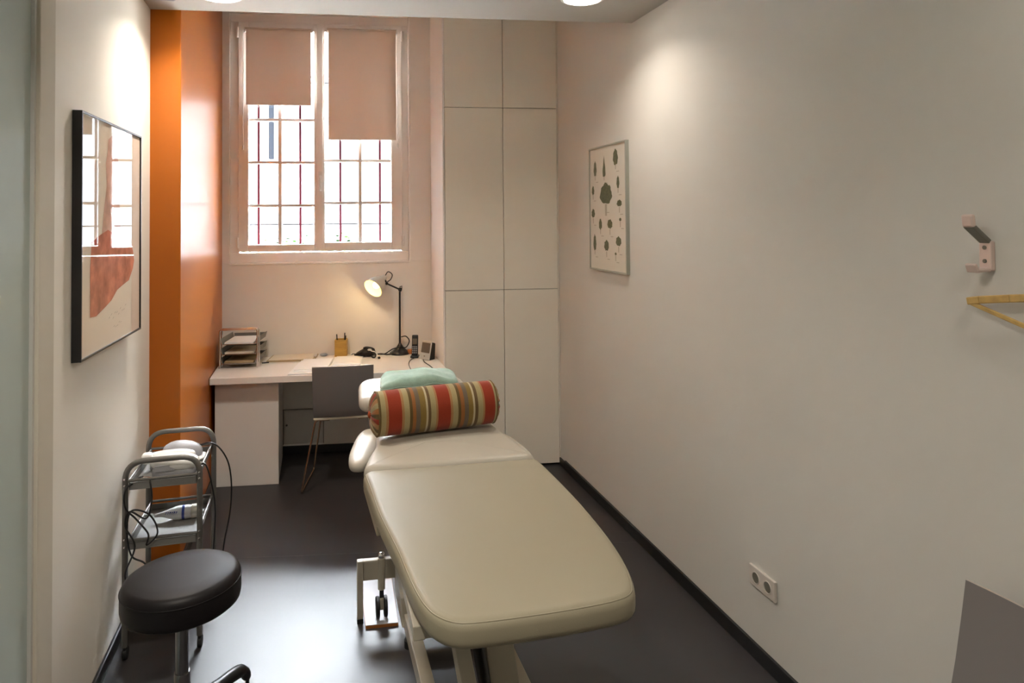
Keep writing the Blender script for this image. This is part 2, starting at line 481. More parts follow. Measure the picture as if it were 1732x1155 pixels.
def sash(x0, x1, g0, g1, gz0, zbars, vb, hinge_x, hs):
    sz0, sz1 = 1.531, 3.283; gz1 = 3.222
    sy0, sy1 = FY0 - .022, FY0 + .045
    b = B()
    sbox(b, x0, g0, sy0, sy1, sz0, sz1); sbox(b, g1, x1, sy0, sy1, sz0, sz1)
    sbox(b, g0, g1, sy0, sy1, sz0, gz0); sbox(b, g0, g1, sy0, sy1, gz1, sz1)
    s = obj('sash', b, M['frame'], win, bevel=.004)
    b = B(); sbox(b, g0 - .004, g1 + .004, sy0 + .030, sy0 + .036, gz0 - .004, gz1 + .004); obj('pane', b, M['glass'], s)
    b = B()
    sbox(b, vb - .012, vb + .012, sy0 + .018, sy0 + .050, gz0, gz1)
    for z in zbars: sbox(b, g0, g1, sy0 + .020, sy0 + .048, z - .010, z + .010)
    obj('glazing_bar', b, M['frame'], s)
    for z in (1.60, 3.20):
        b = B(); p = S(hinge_x, sy0 - .006, 0); tube(b, [(p[0], p[1], z - .04), (p[0], p[1], z + .04)], .009, 10)
        smooth_angle(obj('hinge', b, M['frame'], s))
    return s
s1 = sash(-.566, .026, -.492, -.012, 1.583, (1.880, 2.211, 2.539, 2.87), -.263, -.572, 1)
s2 = sash(.030, .648, .066, .566, 1.595, (1.899, 2.226, 2.555, 2.88), .331, .652, -1)
b = B(); sy = FY0 - .022
sbox(b, .006, .052, sy - .008, sy, 1.535, 3.28); obj('meeting_stile', b, M['frame'], s2, bevel=.003)
b = B(); sbox(b, .018, .046, sy - .018, sy - .008, 1.99, 2.14)
hp = S(.032, sy - .045, 0)
tube(b, round_path([S(.032, sy - .01, 2.10), S(.032, sy - .05, 2.10), S(.032, sy - .05, 1.99)], .015), .008, 10)
smooth_angle(obj('window_handle', b, M['white'], s2))

def blind(x0, x1, zb, zt, label, cords):
    t = thing('roller_blind', label, 'blind', S((x0 + x1) / 2, YB, zb), 0, 'roller blinds on the window sashes')
    yy = FY0 - .044
    b = B(); tube(b, [S(x0 - .006, yy + .006, zt - .012), S(x1 + .006, yy + .006, zt - .012)], .015, 14); smooth_angle(obj('roller', b, M['blind'], t))
    b = B(); n = 12
    for i in range(n):
        for k in range(2): pass
    sbox(b, x0, x1, yy - .008, yy - .0055, zb + .012, zt - .014); obj('blind_cloth', b, M['blind'], t)
    b = B(); sbox(b, x0, x1, yy - .011, yy - .002, zb, zb + .014); obj('bottom_bar', b, M['blind'], t, bevel=.002)
    for side in (x0 - .007, x1 + .007):
        b = B(); sbox(b, side - .006, side + .006, yy, yy + .018, zt - .035, zt + .005); obj('bracket', b, M['white'], t, bevel=.002)
    for x, z in cords:
        b = B(); tube(b, [S(x, yy - .004, zt - .02), S(x, yy - .004, z)], .0025, 6); cz = obj('pull_cord', b, M['white'], t, True)
        b = B(); lathe(b, [(.003, .0), (.006, -.008), (.006, -.032), (.004, -.038)], S(x, yy - .004, z), seg=10); smooth_angle(obj('cord_weight', b, M['white'], cz))
    return t
blind(-.508, -.034, 2.644, 3.235, 'beige roller blind over the left sash, pulled down about a third', [(-.528, 2.34)])
blind(.094, .600, 2.383, 3.245, 'beige roller blind over the right sash, hanging the lower of the two', [(.612, 2.36)])

# ------------------------------------------------------------------ outside the window
g = thing('window_grille', 'thin rust red iron bars standing outside behind the panes', 'grille', S(.03, 5.82, 1.35))
for x in (-.448, -.285, -.122, .195, .352, .512):
    b = B(); tube(b, [S(x, 5.82, 1.35), S(x, 5.82, 3.4)], .0095, 8); smooth_angle(obj('upright_bar', b, M['iron'], g))
for z in (1.735, 2.9):
    b = B(); sbox(b, -.75, .85, 5.818, 5.826, z - .005, z + .005); obj('cross_bar', b, M['ironw'], g)
b = B(); box(b, -14, 14, 5.9, 13, .7, .8); o = obj('ground_outside', b, M['ground']); struct(o)
b = B(); box(b, -14, 14, 12.5, 12.9, .8, 5.6); o = obj('wall_courtyard', b, M['facade']); struct(o)
b = B(); tube(b, [(-.735, 12.40, 2.84), (-.735, 12.40, 5.6)], .045, 14); o = smooth_angle(obj('drainpipe', b, M['pipe'])); tag(recentre(o, (-.735, 12.40, 2.84)), 'grey drainpipe on the bright wall seen through the left sash', 'drainpipe')
b = B()
for i in range(4200):
    x = random.uniform(-2.2, 2.6); h = 1.50 + .14 * abs(math.sin(x * 5.3) * math.cos(x * 2.1)) + random.uniform(-.08, .03)
    p = Vector((x, 8.3 + random.gauss(0, .10), random.uniform(.8, 1) * h + .05)); p.z = .82 + (p.z - .82) * random.random() ** .35; s = random.uniform(.018, .04)
    q = Matrix.Rotation(random.uniform(0, 6.3), 3, 'Z') @ Matrix.Rotation(random.uniform(-1.2, 1.2), 3, 'X')
    vs = [b.verts.new(p + q @ Vector(v) * s) for v in ((-1, 0, 0), (0, -.5, .12), (1.1, 0, 0), (0, .5, .12))]
    b.faces.new(vs)
o = obj('hedge', b, M['leaf']); o['kind'] = 'stuff'; tag(recentre(o, (0, 8.3, .8)), 'green hedge outside along the foot of the window', 'hedge')

# ------------------------------------------------------------------ built-in cupboard
CX0, CX1 = .864, 1.668
t = thing('built_in_cupboard', 'full height greige cupboard with six flush doors right of the window', 'cupboard', S(1.28, YC, 0), 0)
b = B()
sbox(b, CX0, CX0 + .012, YC, YB - .006, 0, 3.40); sbox(b, XR - .006, XR - .003, YC + .03, YB - .006, 0, 3.40)
sbox(b, CX0 + .012, XR - .006, YB - .022, YB - .006, 0, 3.40)
obj('carcass', b, M['desk'], t)
b = B(); sbox(b, CX0 + .012, XR - .008, YC + .019, YC + .024, .01, 3.40); obj('gap_lining', b, M['gap'], t)
b = B(); sbox(b, 1.6815, XR - .001, YC + .002, YC + .018, 0, 3.40); obj('filler_strip', b, M['cup'], t)
zs = [.012, 1.259, 2.562, 3.38]; xs = [CX0 + .0135, 1.291, 1.680]
for i in range(2):
    for k in range(3):
        b = B(); sbox(b, xs[i] + .0018, xs[i + 1] - .0018, YC, YC + .018, zs[k] + .002, zs[k + 1] - .002)
        obj('door', b, M['cup'], t, bevel=.001)

# ------------------------------------------------------------------ desk
ZT = .7376; YD, YDT = 4.823, 4.735
t = thing('built_in_desk', 'white wall to wall desk with a solid pedestal at its left end', 'desk', S(.1, YDT, 0))
b = B(); sbox(b, -.669, .862, YDT, YB - .002, ZT - .044, ZT); obj('desktop', b, M['desk'], t, bevel=.003)
b = B(); sbox(b, -.648, -.243, YD, YB - .006, 0, ZT - .044); ped = obj('pedestal', b, M['desk'], t, bevel=.002)
b = B(); sbox(b, .842, .860, YD + .05, YB - .006, 0, ZT - .044); obj('end_panel', b, M['desk'], t, bevel=.002)
# hatch in the wall under the desk
t = thing('access_hatch', 'pale square hatch panel low on the wall under the desk', 'hatch', S(-.1, YB, .09))
b = B(); sbox(b, -.236, .05, YB - .010, YB - .001, .078, .330); obj('hatch_door', b, M['hatch'], t, bevel=.003)
b = B(); lathe(b, [(.006, 0), (.008, .006), (0, .008)], S(-.215, YB - .010, .22), (0, -1, 0), 12); smooth_angle(obj('hatch_knob', b, M['gap'], t))
b = B()
for a in ((-.242, -.238, .072, .336), (.051, .055, .072, .336), (-.238, .051, .332, .336)): sbox(b, a[0], a[1], YB - .006, YB - .001, a[2], a[3])
obj('hatch_rim', b, M['gap'], t)

# ------------------------------------------------------------------ chairs
def make_chair(label):
    t = thing('shell_chair', label, 'chair', (0, 0, 0), 0, 'grey shell chairs on rod legs')
    W = .192
    # back shell: a sheet bent at its foot, local frame: back at y=0, seat towards +y
    prof = [(-.085, .832), (-.066, .74), (-.043, .64), (-.018, .55), (-.004, .505), (.006, .490)]
    def rim(f):
        if f: f.material_index = 1
    def sheet(b, prof, w0, w1, th):
        n = len(prof); L = []
        for i, (y, z) in enumerate(prof):
            a = Vector(prof[max(0, i - 1)]); c = Vector(prof[min(n - 1, i + 1)]); d = (c - a).normalized(); nr = Vector((-d.y, d.x))
            w = w0 + (w1 - w0) * i / (n - 1); row = []
            for s in (-1, 1):
                p = Vector((y, z)) + nr * th / 2 * s
                for k in range(9):
                    u = -1 + 2 * k / 8; row.append(b.verts.new((w * u, p.x - .012 * (1 - u * u) * (1 if n > 4 else 0), p.y)))
            L.append(row)
        for r0, r1 in zip(L, L[1:]):
            for k in range(8):
                face(b, (r0[k], r0[k + 1], r1[k + 1], r1[k])); face(b, (r0[9 + k + 1], r0[9 + k], r1[9 + k], r1[9 + k + 1]))
            rim(face(b, (r0[0], r1[0], r1[9], r0[9]))); rim(face(b, (r0[8], r0[17], r1[17], r1[8])))
        for r in (L[0], L[-1]):
            for k in range(8): rim(face(b, (r[k], r[9 + k], r[10 + k], r[k + 1])))
    b = B(); sheet(b, prof, W, W * .985, .011); smooth_angle(obj('backrest', b, [M['chair'], M['chairrim']], t, world=False), .8)
    b = B(); pad(b, densify(rounded_poly([Vector(p) for p in ((-W, -.004), (W, -.004), (W * .96, .40), (-W * .96, .40))], [.01, .01, .06, .06])), .470, .485, .005, -.004)
    smooth_angle(obj('seat', b, M['chairedge'], t, world=False), .8)
    b = B(); pad(b, densify(rounded_poly([Vector(p) for p in ((-W * .97, .022), (W * .97, .022), (W * .94, .392), (-W * .94, .392))], [.01, .01, .055, .055])), .4845, .4885, .0018, -.003)
    smooth_angle(obj('seat_veneer', b, M['chair'], t, world=False), .8)
    for s in (-1, 1):
        b = B()
        pts = [(s * .09, .03, .462), (s * (W - .012), .03, .462), (s * (W + .075), .010, .010), (s * (W + .035), .43, .010), (s * (W - .03), .37, .462), (s * .09, .37, .462)]
        tube(b, round_path(pts, .022), .0062, 10); smooth_angle(obj('leg', b, M['copper'], t, world=False))
    b = B(); box(b, -.13, .13, .06, .34, .4655, .471); obj('seat_plate', b, M['black'], t, world=False)
    return t
ch = make_chair('grey shell chair with copper rod legs tucked in at the desk')
ch.matrix_basis = Matrix.Translation((.172, 4.60, 0)) @ Matrix.Rotation(math.atan(SK) * .55, 4, 'Z')
dup(ch, (1.512, 1.172, 0), PI / 2 + .03, 'grey shell chair near the camera against the right wall below the coat hook')

# ------------------------------------------------------------------ treatment table
t = thing('treatment_table', 'cream upholstered treatment table with an enamelled lifting frame in mid room', 'table', (.53, 2.4, 0))
V2 = lambda *p: [Vector(q) for q in p]
leg = [Vector((q[0], q[1] + max(0, 1.9 - q[1]) * .13)) for q in smooth_path([Vector((x, y, 0)) for x, y in ((.180, 2.80), (.190, 2.65), (.197, 2.50), (.205, 2.39), (.221, 2.24), (.234, 2.12), (.244, 1.98), (.256, 1.86), (.268, 1.79), (.286, 1.735), (.322, 1.685), (.375, 1.660), (.520, 1.645), (.680, 1.640), (.775, 1.648), (.823, 1.672), (.848, 1.722), (.874, 1.83), (.898, 2.02), (.910, 2.28), (.909, 2.52), (.902, 2.75))], 3)]
leg = densify(rounded_poly([Vector((.200, 2.836))] + leg + [Vector((.880, 2.776))], [.02] + [.0001] * len(leg) + [.02], 2), .04)
_l = []
for q in leg:
    if not _l or (q - _l[-1]).length > .004: _l.append(q)
leg = _l
leg = ccw(leg)
ZP = .75
b = B(); pad(b, leg, ZP - .078, ZP, .026, .004); lp = obj('leg_cushion', b, M['vinyl'], t, True)
b = B(); lo = offset(leg, .0085); tube(b, [(p.x, p.y, ZP - .0075) for p in offset(leg, .009)], .0022, 6, closed=True); obj('piping', b, M['vinyl'], lp, True)
b = B(); tube(b, [(p.x, p.y, ZP - .070) for p in offset(leg, .014)], .0022, 6, closed=True); obj('piping', b, M['vinyl'], lp, True)
mid = ccw(densify(rounded_poly(V2((.180, 2.852), (.902, 2.792), (.872, 3.05), (.835, 3.42), (.285, 3.42), (.262, 3.17), (.215, 3.02)), [.04, .05, .2, .05, .05, .12, .1]), .04))
b = B(); pad(b, mid, ZP - .075, ZP + .004, .034, .012); obj('shoulder_cushion', b, M['vinylw'], t, True)
head = ccw(densify(rounded_poly(V2((.205, 3.52), (.80, 3.45), (.78, 3.86), (.225, 3.90)), [.06, .06, .12, .12]), .04))
b = B(); pad(b, head, ZP + .035, ZP + .112, .034, .006, sag=lambda x, y: (y - 3.5) * .06); obj('head_cushion', b, M['vinylw'], t, True)
b = B(); blob(b, (.219, 3.285, ZP - .062), .255, .058, .042, math.atan2(.43, .085), 0, n=36, m=16, p=2.7); ap = obj('arm_cushion', b, M['vinylw'], t, True)
b = B(); bar(b, (.215, 3.20, .640), (.285, 3.20, .652), .03, .012); obj('arm_bracket', b, M['tframe'], ap)
b = B(); blob(b, (.900, 3.18, ZP - .100), .24, .05, .040, math.atan2(.43, -.05), 0, n=36, m=16, p=2.7); obj('arm_cushion', b, M['vinylw'], t, True)
# upper frame under the cushions
b = B()
for x0, x1 in ((.265, .285), (.80, .785)):
    bar(b, (x0, 1.85, ZP - .10), (x1, 3.40, ZP - .10), .035, .04)
for y in (1.87, 2.78, 3.38): bar(b, (.27, y, ZP - .10), (.80, y - .04, ZP - .10), .035, .038)
bar(b, (.47, 3.38, ZP - .085), (.47, 3.80, ZP - .005), .03, .03); bar(b, (.60, 3.37, ZP - .085), (.60, 3.78, ZP - .005), .03, .03)
obj('cushion_frame', b, M['tframe'], t, bevel=.003)
b = B(); bar(b, (.196, 2.93, ZP - .098), (.213, 2.50, ZP - .098), .014, .045); bar(b, (.213, 2.52, ZP - .088), (.27, 2.52, ZP - .088), .03, .012); bar(b, (.196, 2.90, ZP - .088), (.27, 2.90, ZP - .088), .03, .012)
obj('side_skirt', b, M['vinyl'], t, bevel=.003)
# base rails and lifting arms
for x, in ((.376,), (.70,)):
    b = B(); bar(b, (x - .004, 2.93, .095), (x + .006, 1.86, .095), .048, .065); obj('base_rail', b, M['tframe'], t, bevel=.003)
for p_, q_ in (((.40, 2.30, .085), (.69, 2.28, .085)), ((.37, 2.90, .095), (.70, 2.87, .095)), ((.38, 1.90, .095), (.70, 1.88, .095))):
    b = B(); bar(b, p_, q_, .055, .055); obj('base_crossbar', b, M['tframe'], t, bevel=.003)
b = B(); bar(b, (.472, 2.05, .16), (.464, 2.85, .62), .05, .06); bar(b, (.467, 2.84, .62), (.467, 2.84, .66), .04, .06)
obj('lifting_arm', b, M['tframe'], t, bevel=.003)
b = B(); bar(b, (.622, 2.30, .15), (.637, 2.74, .62), .10, .035); obj('lifting_arm', b, M['tframe'], t, bevel=.003)
b = B(); tube(b, [(.545, 2.20, .14), (.545, 2.42, .30)], .022, 14); tube(b, [(.545, 2.42, .30), (.545, 2.72, .62)], .012, 12); smooth_angle(obj('lift_motor', b, M['black'], t))
# outrigger with post, screw jack and castor at the left
b = B()
bar(b, (.183, 3.115, .215), (.350, 3.10, .215), .030, .086)                  # crossbar
obj('outrigger', b, M['tframe'], t, bevel=.004)
b = B(); bar(b, (.183, 3.095, .018), (.183, 3.095, .268), .026, .030, up=(0, 1, 0)); obj('outrigger_post', b, M['tframe'], t, bevel=.003)
b = B(); hexa(b, [(.335, 3.10, .10), (.360, 3.10, .10), (.362, 2.85, .085), (.337, 2.85, .085), (.335, 3.13, .266), (.360, 3.13, .266), (.362, 2.90, .18), (.337, 2.90, .18)]); obj('gusset', b, M['tframe'], t, bevel=.003)
b = B(); tube(b, [(.275, 3.085, .135), (.275, 3.085, .268)], .016, 14); jk = smooth_angle(obj('screw_jack', b, M['tframe'], t))
b = B(); lathe(b, [(.010, 0), (.015, .006), (.015, .02), (.010, .026), (.0, .028)], (.275, 3.085, .268), seg=14); smooth_angle(obj('jack_cap', b, M['chrome'], jk))
b = B(); bar(b, (.275, 3.085, .09), (.275, 3.085, .14), .018, .018, up=(0, 1, 0)); smooth_angle(obj('jack_stem', b, M['black'], jk))
def castor_wheel(b, x, y, z, r, w, ax=(1, 0, 0)):
    lathe(b, [(r * .4, -w / 2), (r * .9, -w / 2), (r, -w * .35), (r, w * .35), (r * .9, w / 2), (r * .4, w / 2)], (x, y, z), ax, 20)
b = B(); castor_wheel(b, .258, 3.085, .0585, .043, .015); castor_wheel(b, .292, 3.085, .0585, .043, .015); smooth_angle(obj('castor', b, M['rubber'], jk))
b = B(); box(b, .266, .284, 3.068, 3.102, .05, .10); obj('castor_fork', b, M['tframe'], jk, bevel=.003)
for x, y in ((.372, 2.86), (.70, 2.82), (.384, 1.93), (.706, 1.90)):
    b = B(); lathe(b, [(.026, 0), (.026, .03), (.012, .036), (.012, .068)], (x, y, 0), seg=18); smooth_angle(obj('foot', b, M['rubber'], t))
b = B(); box(b, .170, .196, 3.080, 3.110, 0, .018); obj('foot', b, M['rubber'], t)

# plank under the castor
t = thing('floor_plank', 'short white board with an orange edge lying below the table castor', 'board', (.28, 3.2, 0))
b = B(); hexa(b, [(.202, 3.035, .0), (.340, 3.018, .0), (.352, 3.40, .0), (.205, 3.42, .0), (.202, 3.035, .012), (.340, 3.018, .012), (.352, 3.40, .012), (.205, 3.42, .012)]); obj('core', b, M['orangewood'], t)
b = B(); hexa(b, [(.203, 3.036, .012), (.339, 3.019, .012), (.351, 3.40, .012), (.206, 3.42, .012), (.203, 3.036, .0145), (.339, 3.019, .0145), (.351, 3.40, .0145), (.206, 3.42, .0145)]); obj('laminate_top', b, mat('plank laminate', (.36, .36, .38), .4), t)

# ------------------------------------------------------------------ bolster and folded towel
bl = thing('bolster', 'striped cylindrical bolster cushion with a gathered end lying across the table', 'cushion', (.541, 3.222, ZP + .121), math.atan2(.05, .58))
L, R_ = .57, .101
pr = [(.80 * R_, -L / 2 + .002), (.93 * R_, -L / 2 + .003), (R_, -L / 2 + .010)]
for i in range(1, 24):
    u = -1 + 2 * i / 24; pr.append((R_ * (1.0 + .03 * (1 - u * u)), u * (L / 2 - .01)))
pr += [(R_, L / 2 - .010), (.93 * R_, L / 2 - .003), (.80 * R_, L / 2 - .002)]
OL, CRM, RED, TAN, BRN, TAU, GLD, LT, DK = (.14, .09, .03), (.42, .34, .17), (.33, .042, .016), (.42, .22, .09), (.34, .135, .04), (.17, .13, .09), (.26, .17, .045), (.56, .47, .30), (.16, .10, .045)
stops = [(0, OL), (.022, CRM), (.06, TAN), (.08, RED), (.185, TAN), (.205, CRM), (.247, OL), (.272, BRN), (.30, TAU), (.335, GLD), (.38, LT), (.396, DK), (.42, CRM), (.462, TAN), (.478, RED), (.585, TAN), (.605, CRM), (.645, OL), (.668, BRN), (.70, TAU), (.735, GLD), (.777, LT), (.792, DK), (.82, CRM), (.86, TAN), (.876, RED), (.965, CRM), (.985, OL)]
M['bolx'] = stripe_mat('bolster stripes', stops, 'x', L)
fan = []
cyc = [RED, TAN, OL, CRM, GLD, DK, RED, OL, TAN, CRM, BRN, OL]
for i in range(24): fan.append((i / 24, cyc[i % 12]))
M['bolfan'] = stripe_mat('bolster gathered stripes', fan, 'angle', 1)
b = B(); lathe(b, pr, (0, 0, 0), (1, 0, 0), 48, cap=False); obj('cover', b, M['bolx'], bl, True, world=False)
for s in (-1, 1):
    b = B(); seg = 48; rings = []
    for r, h in ((.985 * R_, -.008), (.90 * R_, .004), (.7 * R_, .014), (.45 * R_, .020), (.22 * R_, .020), (.10 * R_, .014)):
        ring = []
        for k in range(seg):
            a = 2 * PI * k / seg; pl = 1 + .0; hh = h + .0045 * math.sin(a * 16) * (r / R_ < .95) * (1 - abs(r / R_ - .45))
            ring.append(b.verts.new((s * (L / 2 + hh), r * math.cos(a), r * math.sin(a))))
        rings.append(ring)
    for a_, b_ in zip(rings, rings[1:]):
        for k in range(seg): face(b, (a_[k], a_[(k + 1) % seg], b_[(k + 1) % seg], b_[k]))
    face(b, rings[-1])
    e = obj('gathered_end', b, M['bolfan'], bl, True, world=False)
    b = B(); lathe(b, [(0, .0), (.013, .001), (.017, .007), (.014, .014), (.006, .018), (0, .0185)], (s * (L / 2 + .013), 0, 0), (s, 0, 0), 18); obj('button', b, mat('button cloth', (.38, .08, .03), .9, spec=.1) if s < 0 else bpy.data.materials['button cloth'], e, True, world=False)
    b = B(); tube(b, [(s * (L / 2 - .006), R_ * .99 * math.cos(2 * PI * k / 40), R_ * .99 * math.sin(2 * PI * k / 40)) for k in range(40)], .0035, 6, closed=True); obj('piping', b, mat('olive piping', OL, .9) if s < 0 else bpy.data.materials['olive piping'], bl, True, world=False)

tw = thing('folded_towel', 'mint green folded towel heaped on the head cushion behind the bolster', 'towel', (.52, 3.64, ZP + .117), -.05)
b = B()
o2 = ccw(densify(rounded_poly([Vector(p) for p in ((-.20, -.13), (.20, -.13), (.215, .12), (-.195, .13))], .06), .025))
def twT(x, y, z):
    k = max(0, 1 - (x / .23) ** 4); w = .004 * math.sin(x * 38 + y * 9) + .003 * math.sin(y * 50 + x * 21)
    return (x, y, z * (.55 + .45 * k) + w * (z > .02) + .010 * math.exp(-((x - .03) / .10) ** 2) * (z / .08))
pad(b, o2, .0, .078, .034, .008, T=twT); fold1 = obj('towel_fold', b, M['towel'], tw, True, world=False)
b = B(); o3 = [Vector((p.x * .98, p.y * .98 - .0)) for p in o2]
tube(b, [Vector(twT(p.x, p.y, .040)) for p in offset(o2, -.001) if p.y < 0], .0025, 6); obj('towel_hem', b, M['towel'], tw, True, world=False)

# ------------------------------------------------------------------ stool
SX, SY, SZ = -.418, 2.44, .628
t = thing('swivel_stool', 'black round swivel stool with chrome column in front of the trolley', 'stool', (SX, SY, 0))
b = B(); R_ = .178
prof = [(0, SZ - .105), (.10, SZ - .105), (R_ * .93, SZ - .103), (R_ * .985, SZ - .095), (R_, SZ - .08), (R_, SZ - .036), (R_ * .99, SZ - .022), (R_ * .95, SZ - .009), (R_ * .88, SZ - .002), (R_ * .6, SZ + .003), (R_ * .3, SZ + .004), (0, SZ + .004)]
lathe(b, prof, (SX, SY, 0), seg=64); st = smooth_angle(obj('seat', b, M['blackleather'], t), .9)
b = B(); tube(b, [(SX + R_ * 1.0 * math.cos(a * PI / 32), SY + R_ * 1.0 * math.sin(a * PI / 32), SZ - .030) for a in range(64)], .002, 6, closed=True); obj('seat_seam', b, M['blackleather'], st, True)
b = B(); lathe(b, [(.09, SZ - .118), (.09, SZ - .105)], (SX, SY, 0), seg=24); box(b, SX + .04, SX + .10, SY - .012, SY + .012, SZ - .13, SZ - .118); smooth_angle(obj('seat_bracket', b, M['black'], t))
b = B(); lathe(b, [(.0205, .30), (.0205, SZ - .118)], (SX, SY, 0), seg=24); smooth_angle(obj('gas_column', b, M['darkchrome'], t))
b = B(); lathe(b, [(.0255, .09), (.0255, .30), (.024, .31)], (SX, SY, 0), seg=24); smooth_angle(obj('column_sleeve', b, M['darkchrome'], t))
b = B(); lathe(b, [(.045, .10), (.045, .17), (.034, .18)], (SX, SY, 0), seg=24); hub = smooth_angle(obj('base_hub', b, M['black'], t))
for k in range(5):
    a = math.radians(58 + 72 * k) ; dx, dy = math.cos(a), math.sin(a)
    b = B(); tube(b, smooth_path([(SX + dx * .03, SY + dy * .03, .145), (SX + dx * .15, SY + dy * .15, .152), (SX + dx * .285, SY + dy * .285, .132), (SX + dx * .325, SY + dy * .325, .085)], 5), [.026] * 6 + [.022] * 5 + [.018] * 4 + [.014], 10)
    ar = smooth_angle(obj('base_arm', b, M['black'], t))
    b = B(); cx_, cy_ = SX + dx * .325, SY + dy * .325
    castor_wheel(b, cx_ - dy * .013, cy_ + dx * .013, .026, .026, .014, (-dy, dx, 0)); castor_wheel(b, cx_ + dy * .013, cy_ - dx * .013, .026, .026, .014, (-dy, dx, 0))
    tube(b, [(cx_, cy_, .026), (cx_, cy_, .095)], .007, 8); smooth_angle(obj('castor', b, M['rubber'], ar))

# ------------------------------------------------------------------ trolley
TX0, TX1, TYn, TYf = -.742, -.465, 3.10, 3.50
t = thing('trolley', 'silver three tier trolley on castors against the left wall', 'trolley', (-.604, 3.3, 0))
for y in (TYn, TYf):
    b = B(); tube(b, round_path([(TX0, y, .055), (TX0, y, .79), (TX1, y, .79), (TX1, y, .055)], .075, 8), .0115, 12); fr = smooth_angle(obj('end_frame', b, M['steel'], t))
    for z in (.715, .475, .175):
        b = B(); tube(b, [(TX0, y, z), (TX1, y, z)], .006, 8); smooth_angle(obj('cross_rail', b, M['steel'], fr))
    sy_ = -1 if y == TYn else 1
    for x in (TX0, TX1):
        for z in (.70, .725, .455, .485, .17):
            b = B(); lathe(b, [(.004, .0), (.004, .0035), (0, .005)], (x, y + sy_ * .011, z), (0, sy_, 0), 8); smooth_angle(obj('rivet', b, M['chrome'], fr))
for z in (.675, .435, .135):
    b = B()
    box(b, TX0 + .012, TX1 - .012, TYn + .004, TYf - .004, z, z + .004)
    for x in (TX0 + .012, TX1 - .016): box(b, x, x + .004, TYn + .004, TYf - .004, z + .004, z + .034)
    for y in (TYn + .004, TYf - .008): box(b, TX0 + .012, TX1 - .012, y, y + .004, z + .004, z + .030)
    sh = obj('shelf', b, M['meshsteel'], t, bevel=.001)
    for x in (TX0 + .010, TX1 - .010):
        b = B(); tube(b, [(x, TYn, z + .036), (x, TYf, z + .036)], .005, 8); smooth_angle(obj('shelf_rail', b, M['steel'], sh))
for x in (TX0, TX1):
    for y in (TYn, TYf):
        b = B(); castor_wheel(b, x, y + .012, .024, .024, .018); tube(b, [(x, y, .024), (x, y, .060)], .006, 8); smooth_angle(obj('castor', b, M['rubber'], t))
TS = .679       # upper surface of the top tray
# handheld therapy unit (white) and grey probe cradle
t = thing('therapy_unit', 'white handheld therapy unit lying at the front of the trolley top', 'medical device', (-.585, 3.20, TS))
b = B()
blob(b, (-.575, 3.185, TS + .070), .095, .060, .028, -.1, .10, p=2.8); obj('housing', b, M['white'], t, True)
b = B(); blob(b, (-.575, 3.185, TS + .032), .085, .055, .032, -.1, 0, p=3.2); obj('dock', b, M['greyp'], t, True)
b = B(); box(b, -.64, -.565, 3.126, 3.130, TS + .05, TS + .075); obj('panel', b, M['greyp'], t, bevel=.001)
t = thing('probe_cradle', 'long white probe resting behind the therapy unit on the trolley top', 'medical device', (-.62, 3.31, TS))
b = B(); blob(b, (-.615, 3.31, TS + .055), .105, .035, .026, -.15, -.05, p=2.4); obj('housing', b, M['white'], t, True)
b = B(); blob(b, (-.615, 3.31, TS + .018), .08, .04, .018, -.15, 0, p=3.5); obj('cradle', b, M['greyp'], t, True)
b = B(); blob(b, (-.705, 3.30, TS + .058), .022, .026, .022, 0, 0, p=3.5); obj('probe_end', b, M['white'], t, True)
t = thing('grey_massager', 'rounded grey device humped at the back of the trolley top', 'medical device', (-.585, 3.41, TS))
b = B(); blob(b, (-.585, 3.425, TS + .036), .085, .052, .048, -.05, .12, p=2.1, flat=.72); obj('housing', b, M['greyp'], t, True)
b = B(); blob(b, (-.575, 3.42, TS + .008), .09, .055, .008, 0, 0, p=4); obj('base', b, M['white'], t, True)
t = thing('metal_connector', 'shiny metal plug on black lead at the front left of the trolley top', 'plug', (-.665, 3.135, TS))
b = B(); tube(b, [(-.685, 3.135, TS + .022), (-.640, 3.13, TS + .018)], .013, 12); smooth_angle(obj('barrel', b, M['chrome'], t))
b = B(); tube(b, [(-.70, 3.135, TS + .02), (-.685, 3.135, TS + .022)], .017, 12); smooth_angle(obj('collar', b, M['black'], t))

# gel bottle lying on the middle shelf
t = thing('gel_bottle', 'white gel bottle with blue ring lying on the middle trolley shelf', 'bottle', (-.60, 3.35, .439))
ax = Vector((.995, .03, .0)).normalized(); o0 = Vector((-.685, 3.345, .439 + .030))
b = B(); lathe(b, [(.006, 0), (.010, .03), (.020, .060), (.028, .085), (.0295, .10), (.0295, .135), (.027, .148)], o0, ax, 24); smooth_angle(obj('body', b, M['gel'], t), .9)
b = B(); lathe(b, [(.0300, .112), (.0303, .114), (.0303, .121), (.0300, .123)], o0, ax, 24, cap=False); smooth_angle(obj('ring', b, M['blue'], t))
b = B(); lathe(b, [(.029, .149), (.0295, .152), (.0295, .176), (.027, .180)], o0, ax, 24); smooth_angle(obj('cap', b, mat('bottle cap', (.66, .64, .58), .4), t))
b = B()
for i, hgt in enumerate((.010, .007, .009, .007, .010, .008)):
    xx = .048 + i * .0085
    pts = [o0 + ax * (xx + .0), o0 + ax * (xx + .005)]
    rr = .0245 + i * .001
    for q in range(2):
        zc = .012 - q * .005
        p = o0 + ax * xx + Vector((0, -math.sqrt(max(0, rr ** 2 - (zc) ** 2)) - .0015, zc)); hexa(b, [p + Vector(v) for v in ((0, 0, 0), (.005 - q * .003, 0, 0), (.005 - q * .003, .002, 0), (0, .002, 0), (0, 0, hgt * .5), (.005 - q * .003, 0, hgt * .5), (.005 - q * .003, .002, hgt * .5), (0, .002, hgt * .5))])
obj('lettering', b, M['blue'], t)

